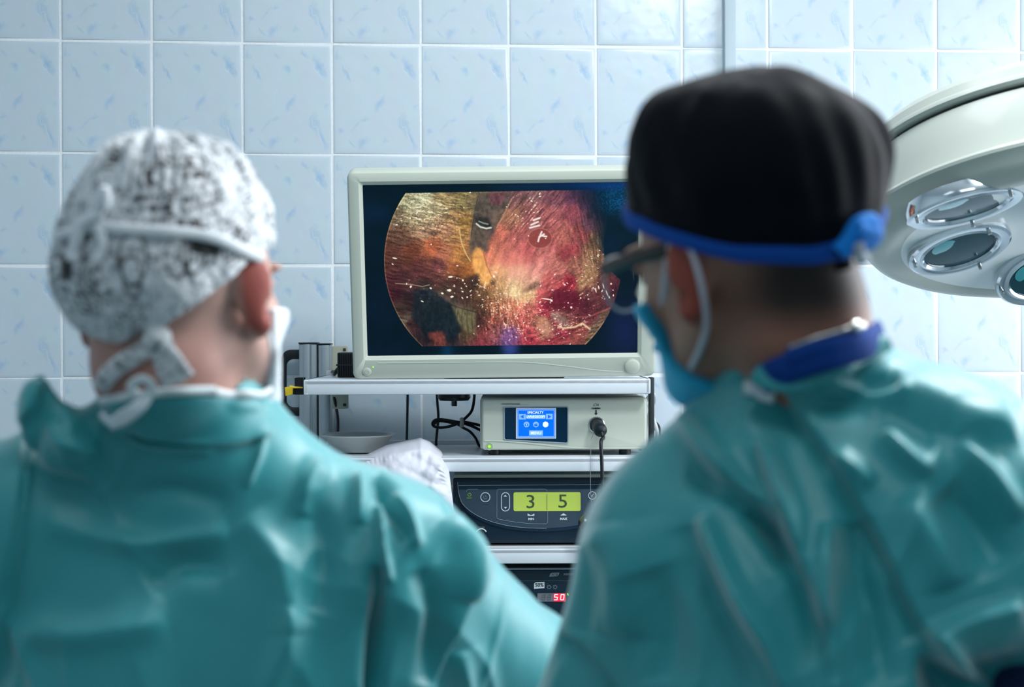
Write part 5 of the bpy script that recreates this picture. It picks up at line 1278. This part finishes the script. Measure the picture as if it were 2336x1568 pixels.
def printL(U, Wd, Pv):
    """black doodle print on white cotton: rows of letters, arcs, boxes and blots"""
    x = U*14.0; y = Wd*15.0
    g = np.full(U.shape, 1.0); rng = np.random.RandomState(5)
    n1 = fbm(x*.9+40, y*1.1, seed=21, o=2); n2 = fbm(x*1.7, y*1.9, seed=25, o=2); n3 = fbm(x*.5, y*.6, seed=29, o=2)
    g -= .55*np.exp(-(n1/.055)**2)*sstep(-.1, .2, n3+.1); g -= .5*np.exp(-((n2-.1)/.05)**2); g -= .35*np.exp(-((n3-.12)/.03)**2)
    rows = np.abs(((y*1.6) % 1)-.5); let = (noise3(x*3.4, np.floor(y*1.6)*7.3, seed=33) > -.05)
    zone = fbm(x*.35, y*.35, seed=37) > .10; g -= .55*((rows < .22) & let & zone)
    for _ in range(90):
        cx = rng.uniform(-44, 44); cy_ = rng.uniform(1, 15); r = rng.uniform(.5, 1.6); d = np.hypot((x-cx), (y-cy_)*1.0); k = rng.randint(4)
        if k == 0: g -= .7*np.exp(-((d-r)/.11)**2)
        elif k == 1: g -= .6*((np.abs(np.maximum(np.abs(x-cx)/1.5, np.abs(y-cy_))-r*.6)) < .09)
        elif k == 2: g -= .55*((d < r) & (((x-cx+(y-cy_)*.6) % .5) < .2))
        else: g -= .75*(d < r*.30)
    for (px_, py_, w_, h_, rr) in ((468, 566, 36, 17, .92), (152, 612, 14, 26, .9), (165, 560, 20, 12, .6), (335, 870, 30, 14, .4)):
        qx, qy = proj(Pv); qx = qx.reshape(U.shape); qy = qy.reshape(U.shape); back = (np.cos(U) > -.1)
        g -= rr*back*np.clip(1.3-((qx-px_)/w_)**4-((qy-py_-.12*(qx-px_))/h_)**4, 0, 1)
    for j, sx_ in enumerate((300, 322, 345, 372, 398, 425)):
        g -= .5*(np.cos(U) > 0)*np.exp(-((qx-sx_-4*np.sin(qy/18))/4.5)**2)*np.clip(1.2-((qy-400)/42)**4, 0, 1)
    for yy, xa, xb in ((452, 250, 445), (476, 290, 420), (508, 245, 460), (580, 360, 400)):
        yl_ = yy+.0006*(qx-350)**2; let2 = noise3(qx/5.5, np.full(qx.shape, yy*1.0), seed=41) > -.15
        g -= .6*(np.cos(U) > 0)*let2*np.exp(-((qy-yl_)/7)**4)*((qx > xa) & (qx < xb))
    g = np.clip(1-(1-g)*1.45, .04, 1); c = np.stack([g*.70, g*.73, g*.76], -1)**1.15
    return c
capL, PL_, UL_, WL_ = cap_surface(L_O, L_R, 1.0, profL, 'cap_print', pL, 'printed_cap', wrL_, printL, lowL, 420, 240, [((-.72, -.25, .72), -.017, .42), ((.75, -.2, .62), -.007, .4), ((-.05, -.2, 1), .003, .35)])
def cap_pt(O, R, u, th, prof, extra=.003, sc=1.0):
    U = np.array([u]); t = np.array([th]); L = prof(U, t, t/2)[0]+extra
    p = np.array((math.sin(u)*math.sin(th), -math.cos(u)*math.sin(th), math.cos(th)))*L+np.array((0, -.012, .030))
    return Vector(np.array(O)+R@(p*sc))
# tie strings of the cap hanging from the knot at the nape
bpy.context.view_layer.update()
SL_ = [capL, bodyL, gownL]
def lay(par, name, m, pts, w, t=.002, lift=.004, objs=SL_, n=8):
    return ribbon(par, name, m, surf_pts(objs, pts, lift), w, t, n)
kn = surf_pts(SL_, [(357, 778)], .006)[0]
MB().lathe([(0, -.015), (.006, -.012), (.010, -.004), (.011, .004), (.006, .012), (0, .015)], kn, (.7, -.1, .6), 24).build('cap_tie_knot', 'cap_print', pL)
lay(pL, 'cap_tie', 'cap_print', [(362, 782), (374, 806), (384, 836), (396, 872)], .0105, .003, .010)
lay(pL, 'cap_tie', 'cap_print', [(350, 786), (322, 806), (290, 828), (262, 850), (240, 880)], .0080, .003, .008)
lay(pL, 'cap_tie', 'cap_print', [(368, 790), (392, 812), (408, 834), (424, 856)], .0058, .0025, .013)
rw = []
for f_ in np.linspace(0, 1, 7):
    xs_ = np.linspace(246-20*f_, 585+45*f_, 19); rw.append([(x_, (900+10*((x_-440)/170)**2)*(1-f_)+(1022-42*((x_-450)/200)**2)*f_) for x_ in xs_])
drape_patch(pL, 'gown_collar', 'gown_teal', rw, .005, [bodyL, gownL]); bpy.context.view_layer.update(); SL_.append([c for c in pL.children if c.name.startswith('gown_collar')][0])
lay(pL, 'neck_strings', 'gown_tie', [(238, 912), (300, 900), (360, 893), (420, 889), (485, 887)], .0036, .0025, .005)
lay(pL, 'neck_strings', 'gown_tie', [(322, 898), (308, 880), (322, 864), (342, 866), (352, 882), (338, 902), (312, 922), (286, 938), (262, 952), (246, 936)], .0042, .0025, .009)
lay(pL, 'neck_strings', 'gown_tie', [(345, 900), (325, 925), (300, 945), (270, 957)], .0034, .0025, .012)
lay(pL, 'mask_tie', 'mask_white', [(484, 890), (520, 898), (560, 904), (590, 902), (612, 892), (628, 872)], .0034, .0028, .005)
for o in [c for c in pL.children if c.name.startswith('cap_tie')]:
    me = o.data; n = len(me.vertices); co = np.zeros(n*3); me.vertices.foreach_get('co', co); co = co.reshape(-1, 3)
    g = np.clip(.85-.7*np.exp(-(fbm(co[:, 0]*150, co[:, 1]*150, co[:, 2]*150, seed=3, o=2)/.09)**2), .08, 1)
    a_ = me.color_attributes.new('Col', 'FLOAT_COLOR', 'POINT'); a_.data.foreach_set('color', np.stack([g*.68, g*.72, g*.75, np.ones(n)], 1).astype(np.float32).ravel())
# upper mask tie across the back of the cap with its knot
bpy.context.view_layer.update()
p1 = surf_pts(capL, [(232, 515), (260, 522), (320, 527), (380, 531), (440, 538), (500, 551), (550, 570), (590, 590), (612, 602)], .004)
p1.append(p1[-1]+Vector((.012, .03, -.006)))
ribbon(pL, 'mask_tie', 'mask_white', p1, .0048, .0022)
p2 = surf_pts(capL, [(240, 470), (234, 492), (215, 500), (196, 515), (186, 545), (180, 575), (178, 600)], .008); ribbon(pL, 'mask_tie', 'mask_white', p2, .0052, .003)
p3 = surf_pts(capL, [(228, 518), (240, 550), (236, 580), (225, 600)], .006); ribbon(pL, 'mask_tie', 'mask_white', p3, .004, .0025)
kq = surf_pts(capL, [(243, 456)], .010)[0]; MB().lathe([(0, -.010), (.005, -.008), (.0065, 0), (.004, .008), (0, .010)], kq, (.2, -.2, 1), 20).build('mask_tie_knot', 'mask_white', pL)
p4 = surf_pts(capL, [(228, 521), (190, 525), (160, 530), (136, 540)], .004); ribbon(pL, 'mask_tie', 'mask_white', p4, .004, .002)
def mask_mesh(par, O, R, sc, m, name, grow=.006, region=None):
    O = np.array(O); xs = np.arange(O[0]-.16, O[0]+.16, .003); ys = np.arange(O[1]-.16, O[1]+.17, .003); zs = np.arange(O[2]-.18, O[2]+.10, .003)
    s = SDF(xs, ys, zs); head_field(s, O, R, sc, ears=False); s.f -= grow
    G = np.stack(np.meshgrid(xs, ys, zs, indexing='ij'), -1); Lc = (G-O)@R/sc
    s.f = np.maximum(s.f, region(Lc, G)); V_, Fq = s.mesh(); V_ = relax(V_, Fq, 3, .5)
    return np_mesh(name, V_, Fq, m, par)
mask_mesh(pL, L_O, L_R, 1.0, 'mask_white', 'face_mask', .007, lambda L, G: np.maximum(np.maximum(.040-L[..., 1]+.25*np.clip(-L[..., 2]-.06, 0, 1), L[..., 2]+.012), -.128-L[..., 2]))
MB().tube([TL((.070, .02, -.02)), TL((.066, .04, -.05)), TL((.060, .05, -.085)), TL((.050, .02, -.115)), TL((.030, .0, -.125))], .0030, 10, 8).build('mask_tie', 'mask_white', pL)
for x in (-1, 1):
    f0_ = (hipL[0]+x*.11, hipL[1], 0); MB().prism([(f0_[0]-.055, 0), (f0_[0]+.055, 0), (f0_[0]+.05, .07), (f0_[0]-.05, .07)], f0_[1]-.09, f0_[1]+.20, .02, 3).build('clog', 'shoe_white', pL)
    MB().lathe([(.075, 0), (.085, .3), (.10, .5)], (f0_[0], f0_[1]+.01, .07), (0, 0, 1), 32).build('trouser_leg', 'scrub_blue', pL)

# ================= right surgeon: black cap with blue band, glasses, blue mask
RD = 1.36
R_O = np.array(v(1716, 582, RD)); R_R = rot(yaw=-37, pitch=16, roll=5, tilt=15); R_S = .96
neckR = v(1842, 888, 1.40)
shR = [v(1555, 1265, 1.40), v(2420, 1300, 1.33)]
elR = [v(1340, 1830, 1.46), v(2640, 1600, 1.46)]
wrR = [v(1420, 2050, 1.78), v(2100, 2150, 1.78)]
hipR = (neckR.x+.03, 1.31, .98)
pR = thing('person', 'person in teal gown, black cap with blue band, glasses and blue mask, on the right', 'person', (hipR[0], 1.31, 0))
bodyR, TR = person_body(pR, R_O, R_R, R_S, neckR, shR, elR, wrR, hipR, skin_col((160, 118, 100), (150, 62, 48), (40, 31, 28, -.030), None))
FR = [
 ([(1575, 965), (1600, 1010), (1660, 1085), (1775, 1175)], 15, .014, 'r'),
 ([(1560, 1075), (1660, 1110), (1740, 1180), (1800, 1290)], 22, -.008, 'r'),
 ([(1742, 1000), (1762, 1070), (1790, 1150), (1822, 1260), (1885, 1425)], 15, .014, 'r'),
 ([(1700, 1150), (1800, 1260), (1860, 1400), (1900, 1560)], 20, -.009, 'r'),
 ([(1605, 1180), (1640, 1260), (1700, 1370), (1760, 1470), (1810, 1600)], 15, .011, 'r'),
 ([(1560, 1200), (1600, 1320), (1680, 1470), (1740, 1600)], 24, -.006, 'r'),
 ([(1895, 1190), (1882, 1300), (1885, 1420), (1912, 1600)], 16, .011, 'r'),
 ([(1945, 1180), (1960, 1300), (1990, 1420), (2020, 1568)], 26, -.009, 'r'),
 ([(1726, 830), (1752, 870), (1800, 920), (1892, 1043), (1986, 1198), (2064, 1364), (2135, 1490), (2200, 1600)], 10, -.009, 's'),
 ([(1745, 852), (1860, 868), (1990, 905), (2080, 905)], 12, .006, 'r'),
 ([(1850, 930), (1960, 905), (2050, 880)], 18, -.006, 'r'),
 ([(1960, 835), (2060, 880), (2180, 935), (2336, 965)], 30, .0045, 'r'),
 ([(2010, 930), (2120, 985), (2250, 1010), (2400, 1020)], 26, -.004, 'r'),
 ([(2015, 985), (2060, 1030), (2120, 1085)], 16, .008, 'r'),
 ([(2190, 1010), (2260, 1090), (2330, 1180)], 16, .008, 'r'),
 ([(1900, 1040), (1940, 1070), (1990, 1110)], 14, .006, 'r'),
 ([(2150, 1120), (2230, 1200), (2290, 1300)], 34, -.009, 'r'),
 ([(2050, 1140), (2130, 1240), (2170, 1340)], 30, .007, 'r'),
 ([(2114, 1445), (2200, 1400), (2336, 1362)], 14, .012, 's'),
 ([(2110, 1440), (2170, 1500), (2240, 1590)], 16, .008, 'r'),
 ([(1240, 1415), (1300, 1462), (1370, 1522), (1420, 1600)], 9, -.006, 's'),
 ([(1400, 1200), (1420, 1320), (1400, 1450)], 44, .006, 'r'),
 ([(1480, 1300), (1520, 1420), (1530, 1560)], 40, -.006, 'r'),
 ([(1340, 1250), (1350, 1350), (1330, 1450)], 26, -.004, 'r'),
]
FR = [(P_, w_*(1.55 if k_ == 'r' else 1.2), a_*1.15, k_) for P_, w_, a_, k_ in FR]
torsR = [((neckR.x+.055, 1.36, 1.17), (.20, .135, .27)), (tuple(v(2130, 1320, 1.37)), (.15, .105, .13)), (tuple(v(1800, 1320, 1.39)), (.12, .10, .14))]
def exR(s):
    s.cone(v(1900, 1010, 1.41), v(2130, 1068, 1.36), .054, .064, .04); s.cone(v(2130, 1068, 1.36), v(2420, 1285, 1.33), .066, .070, .04)
def holeR(s):   # the gown parts low on the right and shows the scrubs
    s.ell(v(2385, 1625, 1.17), (.075, .13, .055), None, .008, True)
gownR = gown(pR, R_O, neckR, shR, elR, wrR, hipR, FR, 11, torsR, TR((0, -.030, -.055)), extra=exR, hole=holeR)
k = MB().lathe([(.068*math.sin(t_), -.085*math.cos(t_)) for t_ in np.linspace(0, math.pi, 15)], v(2385, 1660, 1.325), (0, 0, 1), 40)
k.build('scrub_shirt', 'scrub_navy', pR)
bpy.context.view_layer.update()
def layR(name, m, pts, w, t=.002, lift=.004, n=8): return ribbon(pR, name, m, surf_pts([bodyR, gownR], pts, lift), w, t, n)
layR('scrub_collar', 'scrub_blue', [(1740, 862), (1790, 838), (1850, 815), (1910, 798), (1965, 782), (2010, 768)], .0115, .004, .006)
layR('scrub_collar', 'scrub_blue', [(1800, 812), (1850, 795), (1900, 785), (1950, 775), (1985, 768)], .0075, .004, .004)
layR('gown_collar', 'gown_teal', [(1728, 836), (1760, 858), (1830, 868), (1900, 852), (1960, 825), (2010, 790)], .0070, .003, .010)
layR('necklace', 'necklace_silver', [(1800, 790), (1850, 772), (1900, 757), (1930, 748), (1955, 742)], .0014, .0014, .003)
layR('necklace', 'necklace_silver', [(1938, 746), (1948, 742), (1960, 742)], .0040, .003, .004)
layR('gown_tag', 'gown_tie', [(1702, 884), (1722, 888), (1745, 893), (1768, 898)], .0055, .003, .005)
# black cap
def lowR(U): return np.interp(U, [-3.15, -2.4, -1.9, -1.5, -1.0, -.4, 0, .6, 1.2, 1.6, 2.4, 3.15], [1.28, 1.34, 1.45, 1.62, 1.86, 2.00, 2.00, 1.84, 1.70, 1.58, 1.34, 1.28])
def profR(U, th, w):
    r = skull_r(U, th, .012); puff = .022*np.exp(-((th-.95)/.5)**2)*(.7+.5*np.cos(U-.2)); top = .010*sstep(1.1, .3, th)
    return r+puff+top
def wrR_(U, th, w):
    g = .0011*np.sin(U*19+3*np.sin(U*2.3))*np.exp(-((w-.72)/.18)**2)+.006*fbm(U*1.6+3, th*1.6, seed=4, o=3)*sstep(0, .5, th)*sstep(1.0, .8, w)
    for uc, am, wd in ((.55, .008, .12), (.85, -.009, .11), (1.15, .008, .12), (.15, .004, .15), (-.5, .003, .2)):
        g = g+am*np.exp(-((U-uc-.25*(w-.5))/wd)**2)*np.exp(-((w-.62)/.28)**2)
    return g
capR, _, _, _ = cap_surface(R_O, R_R, R_S, profR, 'cap_black', pR, 'surgical_cap', wrR_, None, lowR, 300, 170, [((-.70, -.25, .72), .015, .38), ((.55, -.25, .85), -.012, .42), ((.95, -.3, .30), .006, .4), ((-.15, -.2, 1), .006, .3)])
# blue band along the hem, knotted behind
us = np.linspace(-2.9, 3.1, 60)
bp_ = []
for u_ in us:
    th_ = float(lowR(np.array([u_]))[0]); bp_.append(cap_pt(R_O, R_R, u_, th_-.02, profR, .0005, R_S))
k = MB(); t = bmesh.new(); rr_ = []
for i, u_ in enumerate(us):
    th_ = float(lowR(np.array([u_]))[0]); wdt = .115
    q0 = cap_pt(R_O, R_R, u_, th_-wdt, profR, .002, R_S); q1 = cap_pt(R_O, R_R, u_, th_+.02, profR, .0025, R_S); q2 = cap_pt(R_O, R_R, u_, th_+.03, profR, -.001, R_S); q3 = cap_pt(R_O, R_R, u_, th_-wdt, profR, -.002, R_S)
    qm = cap_pt(R_O, R_R, u_, th_-wdt*.5, profR, .0038, R_S)
    rr_.append([t.verts.new(x) for x in (q0, qm, q1, q2, q3)])
for A, B in zip(rr_, rr_[1:]):
    for j in range(5): t.faces.new((A[j], A[(j+1) % 5], B[(j+1) % 5], B[j]))
bmesh.ops.recalc_face_normals(t, faces=t.faces[:]); k._add(t); k.build('cap_band', 'band_blue', pR, angle=60)
bpy.context.view_layer.update()
def layC(m, pts, w, t=.003, lift=.005, n=8):
    P = []; y = None
    for p in pts:
        q = surf_pts([capR, bodyR], [p], lift); P.append(q[0] if q else v(p[0], p[1], y)); y = P[-1].y
    return ribbon(pR, 'cap_band_tie', m, P, w, t, n)
layC('tie_blue', [(1905, 572), (1925, 548), (1940, 522), (1956, 508), (1978, 504), (1984, 520)], .0072, .004, .008)
layC('tie_blue', [(1936, 520), (1958, 526), (1978, 532), (1962, 548), (1938, 550)], .0066, .004, .012)
layC('strap_grey', [(1936, 548), (1940, 566), (1944, 584), (1946, 600)], .0052, .003, .012)
layC('cap_black', [(1915, 560), (1910, 585), (1912, 612)], .0070, .003, .008)
# mask, straps and glasses
def regR(L, G):
    return np.maximum(np.maximum(.064-L[..., 1]-1.0*np.clip(-.060-L[..., 2], 0, .045), L[..., 2]+.016), -.120-L[..., 2])
mask_mesh(pR, R_O, R_R, R_S, 'mask_blue', 'face_mask', .010, regR)
Tr = lambda p: Vector(TR(p))
band(pR, 'ear_loop', 'strap_grey', [Tr((-.060, .038, -.075)), Tr((-.070, .010, -.060)), Tr((-.082, -.018, -.040)), Tr((-.090, -.032, -.010)), Tr((-.088, -.028, .018)), Tr((-.082, -.010, .030)), Tr((-.076, .010, .020)), Tr((-.070, .030, -.002)), Tr((-.062, .050, -.020))], .0030, (1.2, .8))
band(pR, 'ear_loop', 'strap_grey', [Tr((.060, .038, -.075)), Tr((.082, -.018, -.040)), Tr((.090, -.030, -.005)), Tr((.082, -.008, .030)), Tr((.070, .030, -.002)), Tr((.062, .050, -.020))], .0030, (1.2, .8))
gl = MB()
for x in (-1, 1):
    gl.tube([Tr((x*.074, -.012, .022)), Tr((x*.078, .02, .022)), Tr((x*.076, .07, .021)), Tr((x*.070, .104, .018))], 1.0, 10, 6, flat=(.0055, .0018), up=tuple(R_R[:, 2]))
gl.tube([Tr((-.070, .104, .020)), Tr((-.045, .116, .025)), Tr((-.012, .120, .018)), Tr((0, .120, .016)), Tr((.012, .120, .018)), Tr((.045, .116, .025)), Tr((.070, .104, .020))], .0028, 10, 6)
fr = gl.build('glasses', 'black_plastic', pR)
for x in (-1, 1):
    k = MB(); t = bmesh.new(); n = 28; ring_ = []
    for j in range(n):
        a_ = 2*math.pi*j/n; xx = x*(.041)+.028*math.copysign(abs(math.cos(a_))**.8, math.cos(a_)); zz = .000+.021*math.copysign(abs(math.sin(a_))**.8, math.sin(a_))
        ring_.append(Tr((xx, .119-.22*max(abs(xx)-.02, 0), zz)))
    k.tube(ring_+[ring_[0]], .0012, 8, 0).build('lens_rim', 'strap_grey', fr)
    V2 = [t.verts.new(p) for p in ring_]; t.faces.new(V2); k = MB(); k._add(t); k.build('lens', 'glass_clear', fr, smooth=False, solid=.002)
for x in (-1, 1):
    f0_ = (hipR[0]+x*.11, hipR[1], 0); MB().prism([(f0_[0]-.055, 0), (f0_[0]+.055, 0), (f0_[0]+.05, .07), (f0_[0]-.05, .07)], f0_[1]-.09, f0_[1]+.20, .02, 3).build('clog', 'shoe_white', pR)
    MB().lathe([(.075, 0), (.085, .3), (.10, .5)], (f0_[0], f0_[1]+.01, .07), (0, 0, 1), 32).build('trouser_leg', 'scrub_navy', pR)
